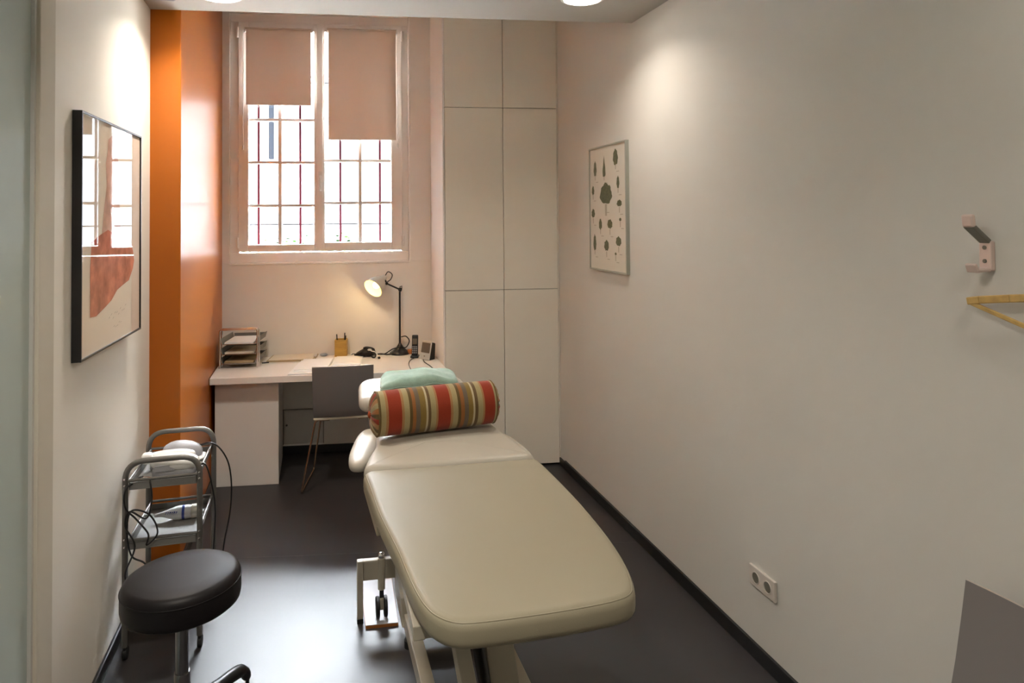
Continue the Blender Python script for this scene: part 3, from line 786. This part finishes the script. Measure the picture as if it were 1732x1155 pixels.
def cable(name, label, pts, r=.0035, m='black'):
    b = B(); tube(b, smooth_path(pts, 8), r, 8); o = obj(name, b, M[m], None, True)
    return tag(recentre(o, pts[0]), label, 'cable')
cable('black_cable', 'black lead looping down from the front left corner of the trolley', [(-.70, 3.135, TS + .02), (-.735, 3.075, TS + .012), (-.735, 3.07, .62), (-.70, 3.085, .565), (-.655, 3.085, .50), (-.66, 3.085, .455), (-.62, 3.085, .50), (-.65, 3.085, .575), (-.715, 3.08, .60), (-.73, 3.078, .52), (-.715, 3.085, .42), (-.665, 3.085, .38), (-.64, 3.085, .30)])
cable('black_cable', 'second black lead drooping in a deep loop at the front left trolley post', [(-.655, 3.13, TS + .012), (-.648, 3.085, TS + .03), (-.640, 3.075, .64), (-.66, 3.078, .565), (-.72, 3.075, .60), (-.735, 3.072, .545), (-.70, 3.072, .46), (-.735, 3.07, .35), (-.70, 3.072, .28)])
cable('black_cable', 'black lead hanging outside the front right post of the trolley', [(-.50, 3.19, TS + .02), (-.455, 3.17, TS + .05), (-.425, 3.17, .62), (-.415, 3.17, .52), (-.42, 3.17, .40), (-.43, 3.18, .25), (-.43, 3.20, .12)])
cable('black_cable', 'black lead arching outside the rear right post of the trolley', [(-.54, 3.45, TS + .045), (-.46, 3.44, TS + .055), (-.40, 3.43, .66), (-.38, 3.43, .55), (-.385, 3.43, .42), (-.41, 3.43, .28), (-.425, 3.43, .15)])

# ------------------------------------------------------------------ things on the desk
DA = math.atan(SK)
t = thing('letter_tray', 'chrome wire letter tray with three tiers at the left end of the desk', 'letter tray', (-.497, 5.27, ZT), DA)
def lb(b, *a): box(b, *a)
tw_, td_ = .126, .155
for y in (-td_, -td_ + .05):
    b = B(); tube(b, round_path([(-tw_, y, .002), (-tw_, y, .268), (tw_, y, .268), (tw_, y, .002)], .014, 5), .006, 10); smooth_angle(obj('frame_hoop', b, M['chrome'], t, world=False))
for z in (.030, .095, .165):
    b = B()
    def tp(x, y, zz): return (x, y, zz)
    fl = [(-tw_ + .014, -td_, z), (tw_ - .014, -td_, z), (tw_ - .014, td_, z), (-tw_ + .014, td_, z)]
    box(b, -tw_ + .016, tw_ - .016, -td_, td_, z, z + .0025)
    for s in (-1, 1): hexa(b, [(s * (tw_ - .016), -td_, z), (s * (tw_ - .013), -td_, z), (s * (tw_ - .013), td_, z), (s * (tw_ - .016), td_, z), (s * (tw_ - .005), -td_, z + .042), (s * (tw_ - .002), -td_, z + .042), (s * (tw_ - .002), td_, z + .042), (s * (tw_ - .005), td_, z + .042)])
    box(b, -tw_ + .016, tw_ - .016, td_ - .003, td_, z, z + .035)
    tr = obj('tray', b, M['meshsteel'], t, world=False)
    b = B(); tube(b, [(-tw_ + .004, -td_, z + .042), (-tw_ + .016, -td_, z + .002), (tw_ - .016, -td_, z + .002), (tw_ - .004, -td_, z + .042)], .003, 6); smooth_angle(obj('rim_wire', b, M['chrome'], tr, world=False))
TR = t.matrix_basis.copy()
for i, (z, m, lab) in enumerate(((.0325, 'card', 'brown papers in the lowest letter tray'), (.0975, 'paper2', 'cream papers in the middle letter tray'), (.1675, 'paper', 'white papers in the top letter tray'))):
    b = B(); n = (4, 3, 3)[i]
    for k in range(n):
        a = random.uniform(-.03, .03); c, s = math.cos(a), math.sin(a); zz = z + .0005 + k * .004
        hexa(b, [TR @ Vector((x * c - y * s, x * s + y * c, q)) for q in (zz, zz + .0038) for x, y in ((-.098, -.14), (.098, -.14), (.098, .13), (-.098, .13))])
    o = obj('paper_stack', b, M[m]); tag(recentre(o, TR @ Vector((0, 0, z))), lab, 'papers', 'papers in the letter tray')

def sheet(b, c, w, h, ang, z, th):
    ca, sa = math.cos(ang), math.sin(ang)
    hexa(b, [(c[0] + x * ca - y * sa, c[1] + x * sa + y * ca, q) for q in (z, z + th) for x, y in ((-w / 2, -h / 2), (w / 2, -h / 2), (w / 2, h / 2), (-w / 2, h / 2))])
t = thing('clipboard', 'clipboard with a cream form lying against the wall on the desk', 'clipboard', (-.165, 5.34, ZT), 0)
b = B(); sheet(b, (-.165, 5.345), .335, .215, DA, ZT, .012); obj('board', b, M['card'], t, bevel=.002)
b = B(); sheet(b, (-.165, 5.345), .310, .200, DA, ZT + .012, .003); obj('sheet', b, M['paper2'], t)
b = B(); sheet(b, (-.007, 5.33), .018, .08, DA, ZT + .012, .010); obj('clip', b, M['chrome'], t, bevel=.002)
t = thing('document_pile', 'thick pile of white documents jutting over the front edge of the desk', 'papers', (-.02, 5.07, ZT), 0)
for k, (dx, dy, a, w, th) in enumerate(((-.012, -.04, DA - .02, .25, .010), (.004, -.01, DA + .03, .235, .008), (.010, .0, DA - .01, .228, .006))):
    b = B(); zz = ZT + (0, .010, .018)[k]; sheet(b, (-.022 + dx, 4.99 + dy), w - .02, .36 if k else .40, a, zz, th); obj('bundle', b, M['paper'], t)
b = B(); sheet(b, (.222, 5.13), .205, .30, DA + .03, ZT, .006); sheet(b, (.224, 5.135), .195, .29, DA, ZT + .006, .002); o = obj('loose_papers', b, M['paper']); tag(recentre(o, (.215, 5.16, ZT)), 'flat white papers just behind the desk chair backrest', 'papers')
b = B(); sheet(b, (-.352, 5.24), .05, .012, .2, ZT, .008); o = obj('pen', b, M['black'], bevel=.003); tag(recentre(o, (-.352, 5.24, ZT)), 'short black pen lying between the letter tray and the clipboard', 'pen')
b = B(); blob(b, (.055, 5.37, ZT + .012), .028, .016, .0115, .2, 0); o = obj('stapler', b, M['greyp'], None, True); tag(recentre(o, (.055, 5.37, ZT)), 'small grey desk tool beside the clipboard end near the pen holder', 'stapler')

t = thing('pen_holder', 'square bamboo pen holder standing on the desk against the wall', 'pen holder', (.183, 5.35, ZT), DA)
b = B(); hw, hh, th = .044, .125, .006
box(b, -hw, hw, -hw, -hw + th, 0, hh); box(b, -hw, hw, hw - th, hw, 0, hh); box(b, -hw, -hw + th, -hw + th, hw - th, 0, hh); box(b, hw - th, hw, -hw + th, hw - th, 0, hh); box(b, -hw + th, hw - th, -hw + th, hw - th, 0, th)
obj('cup', b, M['bamboo'], t, world=False, bevel=.002)
TP = t.matrix_basis.copy()
for i, (x, y, dx, top, lab, m) in enumerate(((-.030, .0, -.010, .158, 'black pen leaning at the left side of the bamboo holder', 'black'), (.024, .010, .004, .166, 'tallest black pen at the right side of the bamboo holder', 'black'), (.034, -.02, .006, .150, 'short black pen in the front right corner of the bamboo holder', 'black'))):
    b = B(); p = TP @ Vector((x * .8, y, .0075)); q = TP @ Vector((x + dx * .3, y, top)); tube(b, [p, q], .0042, 8); d_ = (q - p).normalized(); tube(b, [q, q + d_ * .006], [.0042, .002], 8)
    o = smooth_angle(obj('pen', b, M[m])); tag(recentre(o, p), lab, 'pen', 'pens in the bamboo holder')

# desk lamp
LX, LY = .618, 5.285
t = thing('desk_lamp', 'lit black jointed desk lamp with a round aluminium shade', 'lamp', (LX, LY, ZT))
b = B(); lathe(b, [(.078, 0), (.080, .006), (.078, .012), (.060, .022), (.030, .048), (.014, .072), (.010, .082)], (LX, LY, ZT), seg=28); smooth_angle(obj('lamp_base', b, M['lampblack'], t), .8)
b = B(); lathe(b, [(.0085, .08), (.0075, .475)], (LX, LY, ZT), seg=14); smooth_angle(obj('stem', b, M['lampblack'], t))
J = Vector((LX + .003, LY, ZT + .490))
K = Vector((.520, LY, ZT + .540))
b = B(); blob(b, J, .014, .012, .016); tube(b, [J + Vector((.012, 0, .0)), J + Vector((.014, 0, .028)), J + Vector((-.004, 0, .020))], .004, 8); tube(b, [J + Vector((0, -.018, 0)), J + Vector((0, .018, 0))], .006, 10); smooth_angle(obj('joint', b, M['lampblack'], t))
b = B(); tube(b, [J, K], .006, 10); smooth_angle(obj('arm', b, M['lampblack'], t))
b = B(); blob(b, K, .011, .014, .011); tube(b, [K, K + Vector((-.012, 0, .03))], .006, 8); smooth_angle(obj('joint', b, M['lampblack'], t))
# shade: opens towards lower left and a little to the viewer
hd = Vector((.500, LY, ZT + .590)); dr = Vector((-.62, -.58, -.52)).normalized()
b = B(); lathe(b, [(.008, -.012), (.022, -.004), (.024, .035), (.030, .044)], hd, dr, 24); smooth_angle(obj('socket', b, M['shade'], t))
b = B(); lathe(b, [(.022, .030), (.040, .046), (.058, .072), (.070, .105), (.076, .145), (.0785, .146), (.0785, .143)], hd, dr, 36, cap=False); sh = smooth_angle(obj('lamp_shade', b, M['shade'], t), .9)
b = B(); lathe(b, [(.020, .034), (.038, .050), (.056, .074), (.068, .105), (.0745, .1455)], hd, dr, 36, cap=False); obj('shade_lining', b, M['shadein'], sh, True)
b = B(); lathe(b, [(.012, .045), (.016, .062), (.026, .082), (.029, .100), (.024, .117), (.012, .127), (0, .129)], hd, dr, 20); bu = obj('bulb', b, M['bulb'], t, True)
b = B(); tube(b, smooth_path([hd - dr * .010, hd - dr * .035 + Vector((.01, 0, .02)), hd + Vector((.062, .012, .018)), hd + Vector((.052, .01, -.018)), K + Vector((.004, .004, .012))], 8), .0038, 8); smooth_angle(obj('flex', b, M['lampblack'], t))
b = B(); tube(b, smooth_path([(LX + .008, LY - .01, ZT + .13), (LX + .045, LY - .01, ZT + .132), (LX + .070, LY - .01, ZT + .095), (LX + .045, LY - .015, ZT + .05), (LX, LY - .03, ZT + .055), (LX - .06, LY - .055, ZT + .05), (LX - .12, LY - .03, ZT + .012), (LX - .18, LY, ZT + .008), (LX - .25, LY + .02, ZT + .008)], 8), .0042, 8); smooth_angle(obj('power_cord', b, M['black'], t))
ld = bpy.data.lights.new('lamp glow', 'POINT'); ld.energy = .9; ld.color = (1, .74, .36); ld.shadow_soft_size = .02
lo = bpy.data.objects.new('lamp_glow', ld); C.objects.link(lo); lo.parent = t; lo.location = (hd + dr * .165) - Vector((LX, LY, ZT))

# black pouch with white earphones
t = thing('pouch', 'crumpled black pouch lying on the desk between pen holder and lamp', 'pouch', (.36, 5.28, ZT), 0)
b = B(); pts = []
blob(b, (.355, 5.27, ZT + .026), .085, .050, .026, -.35, 0, p=2.1, flat=.95, n=28); bmesh.ops.transform(b, matrix=Matrix.Identity(4), verts=b.verts[:])
for v in b.verts:
    k = max(0, (.34 - v.co.x) / .07); v.co.z = ZT + (v.co.z - ZT) * (1 - .75 * min(1, k)); v.co.y += .006 * math.sin(v.co.x * 90); v.co.z += .004 * abs(math.sin(v.co.x * 60 + v.co.y * 50))
obj('body', b, M['blackleather'], t, True)
b = B(); blob(b, (.385, 5.285, ZT + .05), .045, .032, .016, -.2, .2, p=2.2, n=22); obj('flap', b, M['blackleather'], t, True)
b = B(); tube(b, smooth_path([(.29, 5.32, ZT + .012), (.27, 5.34, ZT + .010), (.255, 5.345, ZT + .004)], 5), .003, 8); smooth_angle(obj('drawstring', b, M['rubber'], t))
t = thing('earphones', 'white and black earphone lead tangled on the right of the black pouch', 'earphones', (.42, 5.17, ZT), 0)
b = B(); tube(b, smooth_path([(.40, 5.25, ZT + .050), (.395, 5.205, ZT + .050), (.425, 5.185, ZT + .042), (.438, 5.165, ZT + .02), (.444, 5.15, ZT + .006)], 6), .0042, 8); smooth_angle(obj('white_lead', b, M['white'], t))
b = B(); tube(b, smooth_path([(.405, 5.21, ZT + .03), (.425, 5.19, ZT + .02), (.418, 5.17, ZT + .007), (.400, 5.18, ZT + .008), (.402, 5.20, ZT + .02)], 6), .005, 8); blob(b, (.447, 5.137, ZT + .009), .009, .013, .0085, .4, 0); smooth_angle(obj('black_lead', b, M['black'], t))
b = B(); blob(b, (.385, 5.225, ZT + .055), .016, .010, .008); obj('earbud', b, M['silverp'], t, True)
cable('charging_cable', 'black cable bundle running from the pouch to the lamp base', [(.43, 5.27, ZT + .008), (.47, 5.265, ZT + .012), (.51, 5.25, ZT + .008), (.545, 5.245, ZT + .008)], .0055)

# phone handset in its cradle, clock radio, amber box
t = thing('cordless_phone', 'black cordless phone standing upright in its cradle on the desk', 'phone', (.706, 5.10, ZT), DA - .15)
b = B(); box(b, -.030, .030, -.030, .035, 0, .018); obj('cradle', b, M['black'], t, world=False, bevel=.006)
b = B(); hexa(b, [(-.0235, -.012, .014), (.0235, -.012, .014), (.0235, .014, .014), (-.0235, .014, .014), (-.024, .012, .165), (.024, .012, .165), (.022, .034, .165), (-.022, .034, .165)]); hs = obj('handset', b, M['black'], t, world=False, bevel=.007, seg=3)
b = B(); hexa(b, [(-.017, -.001, .100), (.017, -.001, .100), (.017, .003, .100), (-.017, .003, .100), (-.017, .0055, .140), (.017, .0055, .140), (.017, .010, .140), (-.017, .010, .140)]); obj('display', b, M['screen'], hs, world=False)
b = B()
for r in range(4):
    for c in range(3):
        z = .034 + r * .014; x = (c - 1) * .0135; y = -.0145 + (z - .014) * .159; box(b, x - .0045, x + .0045, y, y + .004, z, z + .008)
obj('keypad', b, M['greyp'], hs, world=False, bevel=.001)
t = thing('clock_radio', 'silver and black tabletop clock radio at the right end of the desk', 'radio', (.775, 5.00, ZT), DA - .80)
b = B(); hexa(b, [(-.048, -.012, 0), (.048, -.012, 0), (.048, .045, 0), (-.048, .045, 0), (-.048, .018, .128), (.048, .018, .128), (.048, .052, .118), (-.048, .052, .118)]); obj('case', b, M['black'], t, world=False, bevel=.006)
b = B(); hexa(b, [(-.050, -.020, .002), (.050, -.020, .002), (.050, -.013, .002), (-.050, -.013, .002), (-.050, .010, .135), (.050, .010, .135), (.050, .017, .135), (-.050, .017, .135)]); fp = obj('front_panel', b, M['silverp'], t, world=False, bevel=.004)
b = B(); f_ = lambda z: -.0225 + (z - .002) * .2256
hexa(b, [(-.042, f_(.052), .052), (.042, f_(.052), .052), (.042, f_(.052) + .004, .052), (-.042, f_(.052) + .004, .052), (-.042, f_(.122), .122), (.042, f_(.122), .122), (.042, f_(.122) + .004, .122), (-.042, f_(.122) + .004, .122)]); obj('display', b, M['screen'], fp, world=False)
b = B(); lathe(b, [(.005, 0), (.005, .003), (0, .004)], (0, f_(.028), .028), (0, -1, .2), 12); smooth_angle(obj('button', b, M['chrome'], fp, world=False))
b = B(); box(b, .672, .716, 5.235, 5.275, ZT, ZT + .035); o = obj('amber_box', b, M['redbox'], bevel=.003); tag(recentre(o, (.694, 5.255, ZT)), 'small amber coloured box behind the phone beside the lamp base', 'box')
yf = YDT + SK * .62 - .008
cable('phone_cord', 'thin dark cord hanging over the front edge of the desk left of the phone', [(.70, 5.06, ZT + .006), (.66, 5.00, ZT + .004), (.63, 4.86, ZT + .004), (.620, yf + .03, ZT + .004), (.618, yf - .004, ZT - .002), (.617, yf - .006, ZT - .09), (.618, yf - .002, .55), (.64, yf + .05, .40)], .0026)
yf2 = YDT + SK * .76 - .008
cable('phone_cord', 'black cord from the clock radio dropping over the front edge of the desk', [(.752, 4.99, ZT + .005), (.748, 4.90, ZT + .004), (.765, 4.76, ZT + .004), (.772, yf2 + .025, ZT + .004), (.774, yf2 - .004, ZT - .002), (.776, yf2 - .006, ZT - .09), (.775, yf2, .52), (.74, yf2 + .06, .40)], .0035)

# ------------------------------------------------------------------ pictures on the walls
# left wall: framed print under glass
py0, py1, pz0, pz1 = 2.635, 3.385, 1.285, 2.144
t = thing('framed_print', 'black framed print with a red figure under glass on the left wall', 'picture', (XLf(py0), py0, pz0))
TILT = .031       # hangs a little proud of the wall at its far end
def PL(u, d, z):  # u along the wall from the near edge, d out from the wall
    base = Vector((XLf(py0), py0, 0)); end = Vector((XLf(py1), py1, 0)); e = (end - base).normalized(); n = Vector((e.y, -e.x, 0))
    return tuple(base + e * u + n * (d + TILT * u + .001) + Vector((0, 0, z)))
W_ = math.hypot(XLf(py1) - XLf(py0), py1 - py0)
def pbox(b, u0, u1, d0, d1, z0, z1): box(b, u0, u1, d0, d1, z0, z1, T=PL)
D_ = .030; fwd = .007
b = B(); pbox(b, 0, W_, 0, D_, pz0, pz0 + fwd); pbox(b, 0, W_, 0, D_, pz1 - fwd, pz1); pbox(b, 0, fwd, 0, D_, pz0 + fwd, pz1 - fwd); pbox(b, W_ - fwd, W_, 0, D_, pz0 + fwd, pz1 - fwd)
obj('picture_frame', b, M['black'], t)
b = B(); pbox(b, fwd, W_ - fwd, .004, D_ - .006, pz0 + fwd, pz1 - fwd); art = obj('print', b, M['artpaper'], t)
def aface(b, poly, d):
    vs = [b.verts.new(PL(fwd + u * (W_ - 2 * fwd), D_ - .006 + d, pz0 + fwd + v * (pz1 - pz0 - 2 * fwd))) for u, v in poly]; face(b, vs)
b = B(); aface(b, [(.835, 0), (1, 0), (1, 1), (.835, 1)], .0003); obj('mount_strip', b, M['artgrey'], art)
b = B(); aface(b, [(.13, .155), (.22, .150), (.36, .175), (.46, .195), (.56, .235), (.66, .25), (.78, .265), (.86, .32), (.885, .36), (.86, .41), (.80, .47), (.70, .50), (.62, .485), (.50, .50), (.40, .52), (.28, .50), (.15, .47), (.13, .36)], .0006); obj('figure_skirt', b, M['artred'], art)
b = B(); aface(b, [(.30, .50), (.62, .485), (.60, .62), (.57, .75), (.585, .82), (.55, .88), (.53, .93), (.46, .955), (.40, .93), (.385, .87), (.36, .82), (.375, .72), (.33, .60)], .0005); obj('figure_body', b, M['artpink'], art)
b = B()
for i in range(10):
    u = .42 + i * .032; v = .115 + .012 * math.sin(i * 2.3) + i * .002; aface(b, [(u, v), (u + .02, v + .006), (u + .02, v + .010), (u, v + .004)], .0004)
for i in range(5):
    u = .50 + i * .03; v = .062 + .006 * math.cos(i * 2.0) + i * .003; aface(b, [(u, v), (u + .02, v + .004), (u + .02, v + .007), (u, v + .003)], .0004)
obj('pencil_note', b, M['artink'], art)

# right wall: tree chart
qy1, qy0, qz0, qz1 = 4.020, 3.486, 1.444, 2.202
t = thing('tree_poster', 'framed chart of green trees on the right wall', 'poster', (XR, qy0, qz0))
def PR(u, d, z): return (XR - d, qy1 - u, z)      # u runs from the far edge to the near edge
W2 = qy1 - qy0
def qbox(b, u0, u1, d0, d1, z0, z1): box(b, u0, u1, d0, d1, z0, z1, T=PR)
f2 = .010
b = B(); qbox(b, 0, W2, 0, .022, qz0, qz0 + f2); qbox(b, 0, W2, 0, .022, qz1 - f2, qz1); qbox(b, 0, f2, 0, .022, qz0 + f2, qz1 - f2); qbox(b, W2 - f2, W2, 0, .022, qz0 + f2, qz1 - f2)
obj('poster_frame', b, M['posterframe'], t)
b = B(); qbox(b, f2, W2 - f2, .002, .016, qz0 + f2, qz1 - f2); sheet_ = obj('poster_sheet', b, M['posterpaper'], t)
trees = [(.155, .835, .085, .125, 'oval'), (.42, .845, .105, .175, 'cone'), (.74, .900, .13, .125, 'oval'), (.085, .655, .07, .075, 'oval'), (.80, .700, .07, .095, 'oval'),
         (.465, .610, .34, .185, 'round'), (.085, .455, .10, .085, 'bush'), (.83, .530, .13, .06, 'bush'), (.30, .370, .085, .09, 'oval'), (.57, .365, .14, .085, 'bush'), (.85, .405, .06, .03, 'bush'),
         (.125, .215, .085, .135, 'oval'), (.47, .190, .13, .10, 'bush'), (.80, .230, .14, .085, 'bush'), (.72, .135, .05, .025, 'bush')]
b = B(); b2 = B()
def pface(bb, poly, d):
    vs = [bb.verts.new(PR(f2 + u * (W2 - 2 * f2), .016 + d, qz0 + f2 + v * (qz1 - qz0 - 2 * f2))) for u, v in poly]; face(bb, vs)
for cx_, cy_, w, h, kind in trees:
    n = 30; poly = []
    for k in range(n):
        a = 2 * PI * k / n; cu, sv = math.cos(a), math.sin(a); j = 1 + .07 * math.sin(a * 7 + cx_ * 20) + random.uniform(-.05, .05)
        if kind == 'cone':
            v = sv; wdt = (1 - v) * .5 + .04; poly.append((cx_ + math.copysign(1, cu) * wdt * w / 2 * abs(cu) ** .5 * j, cy_ + v * h / 2))
        elif kind == 'oval': poly.append((cx_ + cu * w / 2 * j * (1 - .25 * sv), cy_ + sv * h / 2 * j))
        elif kind == 'round': poly.append((cx_ + cu * w / 2 * j * (1 - .12 * sv), cy_ + sv * h / 2 * j * (1 if sv > 0 else .8)))
        else: poly.append((cx_ + cu * w / 2 * j, cy_ + sv * h / 2 * j * (1 if sv > 0 else .7)))
    pface(b, poly, .0005)
    th = .012 if kind != 'round' else .03
    pface(b2, [(cx_ - th, cy_ - h * .42), (cx_ + th, cy_ - h * .42), (cx_ + th * .8, cy_ - h * .42 - .045 - (.05 if kind == 'round' else 0)), (cx_ - th * .8, cy_ - h * .42 - .045 - (.05 if kind == 'round' else 0))], .0004)
    pface(b2, [(cx_ + .02, cy_ - h * .5 - .05), (cx_ + .09, cy_ - h * .5 - .05), (cx_ + .09, cy_ - h * .5 - .056), (cx_ + .02, cy_ - h * .5 - .056)], .0003)
obj('tree_drawings', b, M['trees'], sheet_); obj('trunk_drawings', b2, M['trunkink'], sheet_)

# double socket
sy1, sy0, sz0, sz1 = 2.410, 2.250, .287, .366
t = thing('wall_socket', 'white double power socket low on the right wall', 'socket', (XR, sy0, sz0))
b = B(); box(b, XR - .012, XR, sy0, sy1, sz0, sz1); obj('face_plate', b, M['socket'], t, bevel=.003)
for y in (sy1 - .043, sy0 + .043):
    b = B(); lathe(b, [(.024, .0), (.024, .002), (.021, .0025), (.020, -.002)], (XR - .0115, y, (sz0 + sz1) / 2), (-1, 0, 0), 24, cap=False); w = smooth_angle(obj('socket_rim', b, M['socket'], t))
    b = B(); lathe(b, [(0, .0012), (.0195, .0012)], (XR - .0115, y, (sz0 + sz1) / 2), (-1, 0, 0), 24, cap=False); obj('socket_well', b, M['sockdark'], w)

# coat hooks and hanger
def make_hook(y, label):
    t = thing('coat_hook', label, 'hook', (XR, y, 1.62), 0)
    b = B(); box(b, XR - .016, XR - .0005, y - .017, y + .017, 1.615, 1.692); obj('back_plate', b, M['hookm'], t, bevel=.003)
    for z in (1.640, 1.675):
        b = B(); lathe(b, [(.0055, 0), (.0055, .002), (0, .003)], (XR - .016, y, z), (-1, 0, 0), 12); smooth_angle(obj('screw', b, M['hookd'], t))
    b = B(); bar(b, (XR - .012, y, 1.690), (XR - .068, y, 1.733), .030, .012); obj('upper_prong', b, M['hookd'], t, bevel=.003)
    b = B(); bar(b, (XR - .066, y, 1.728), (XR - .070, y, 1.762), .032, .014); obj('prong_tip', b, M['hookm'], t, bevel=.005)
    b = B(); bar(b, (XR - .012, y, 1.618), (XR - .060, y, 1.616), .030, .010); bar(b, (XR - .056, y, 1.612), (XR - .064, y, 1.634), .030, .010); obj('lower_prong', b, M['hookm'], t, bevel=.003)
    return t
make_hook(1.366, 'metal coat hook with two prongs on the right wall above the hanger tip')
make_hook(1.045, 'second coat hook, the one carrying the wooden hanger')
t = thing('clothes_hanger', 'varnished wooden clothes hanger hanging flat along the right wall', 'hanger', (XR - .05, 1.17, 1.5))
HXx = XR - .042
b = B(); pts = []
cy_ = 1.045
prof = [(1.395, 1.534), (1.36, 1.541), (1.28, 1.553), (1.18, 1.566), (1.10, 1.578), (cy_, 1.584), (.99, 1.578), (.91, 1.566), (.81, 1.553), (.73, 1.541), (.695, 1.534)]
for (ya, za), (yb_, zb_) in zip(prof, prof[1:]):
    bar(b, (HXx, ya, za), (HXx, yb_, zb_), .012, .020)
obj('shoulder_bar', b, M['wood'], t, bevel=.003)
b = B(); bar(b, (HXx, 1.385, 1.530), (HXx, 1.20, 1.476), .009, .011); bar(b, (HXx, 1.205, 1.478), (HXx, .885, 1.478), .009, .011); bar(b, (HXx, .89, 1.476), (HXx, .705, 1.530), .009, .011); obj('trouser_bar', b, M['wood'], t, bevel=.002)
b = B(); tube(b, smooth_path([(HXx, cy_, 1.588), (HXx, cy_, 1.608), (HXx + .012, cy_, 1.635), (HXx - .005, cy_, 1.648), (HXx - .022, cy_, 1.632)], 6), .0026, 8); smooth_angle(obj('hanger_hook', b, M['chrome'], t))

# ------------------------------------------------------------------ ceiling lights
def downlight(x, y, label, power, vis=True):
    t = thing('ceiling_light', label, 'ceiling light', (x, y, ZS), 0, 'round recessed ceiling lights')
    b = B(); lathe(b, [(.105, 0), (.108, -.004), (.094, -.008), (.088, -.002), (.088, 0)], (x, y, ZS), seg=40, cap=False); smooth_angle(obj('trim_ring', b, M['white'], t))
    b = B(); lathe(b, [(.088, -.003), (.078, -.011), (.04, -.016), (0, -.0165)], (x, y, ZS), seg=40); smooth_angle(obj('diffuser', b, M['diff'], t), 1.2)
    l = bpy.data.lights.new('downlight', 'AREA'); l.shape = 'DISK'; l.size = .15; l.energy = power; l.color = (1, .915, .79); l.spread = math.radians(135)
    o = bpy.data.objects.new('downlight', l); C.objects.link(o); o.parent = t; o.location = (0, 0, -.021)
    return t
downlight(1.262, 3.10, 'round lit ceiling light near the right wall', 3.4)
downlight(-.448, 3.50, 'round lit ceiling light near the orange pilaster', 7.8)
downlight(1.20, .75, 'added unseen fill light in the ceiling near the right wall', 1.5)  # out of view, added to brighten the cupboard and pedestal fronts
downlight(-.35, .95, 'added unseen fill light in the ceiling near the glass door', 13)  # unseen lamp added as fill for the left wall and cupboard fronts
t = thing('ceiling_bracket', 'small dark wire bracket on the ceiling above the orange pilaster', 'bracket', (-.683, 3.62, ZS))
b = B(); tube(b, smooth_path([(-.722, 3.585, ZS), (-.718, 3.60, ZS - .012), (-.690, 3.585, ZS - .016), (-.660, 3.60, ZS - .012), (-.652, 3.60, ZS)], 6), .004, 8); obj('wire', b, M['greyp'], t, True)
b = B()
for x, y in ((-.722, 3.585), (-.652, 3.60)): lathe(b, [(.008, -.006), (.008, 0)], (x, y, ZS), seg=10)
obj('clip', b, M['black'], t)

# ------------------------------------------------------------------ daylight
w = bpy.data.worlds.new('sky'); SC.world = w; w.use_nodes = True
bg = w.node_tree.nodes['Background']; bg.inputs['Color'].default_value = (.87, .935, 1, 1); bg.inputs['Strength'].default_value = 26.0
_wt = w.node_tree; _tc = _wt.nodes.new('ShaderNodeTexCoord'); _sx = _wt.nodes.new('ShaderNodeSeparateXYZ'); _mr = _wt.nodes.new('ShaderNodeMapRange')
_mr.interpolation_type = 'SMOOTHSTEP'; _mr.inputs['From Min'].default_value = .50; _mr.inputs['From Max'].default_value = .95
_mr.inputs['To Min'].default_value = 24; _mr.inputs['To Max'].default_value = 620        # hazy sky, brightest high up near the sun
_wt.links.new(_tc.outputs['Generated'], _sx.inputs[0]); _wt.links.new(_sx.outputs['Z'], _mr.inputs['Value']); _wt.links.new(_mr.outputs[0], bg.inputs['Strength'])
SC.view_settings.view_transform = 'Standard'; SC.view_settings.look = 'None'
SC.view_settings.exposure = 0.70; SC.view_settings.gamma = 1; SC.view_settings.use_curve_mapping = False
SC.cycles.use_denoising = True
SC.cycles.max_bounces = 10; SC.cycles.diffuse_bounces = 6; SC.cycles.transparent_max_bounces = 12
SC.cycles.sample_clamp_indirect = 0
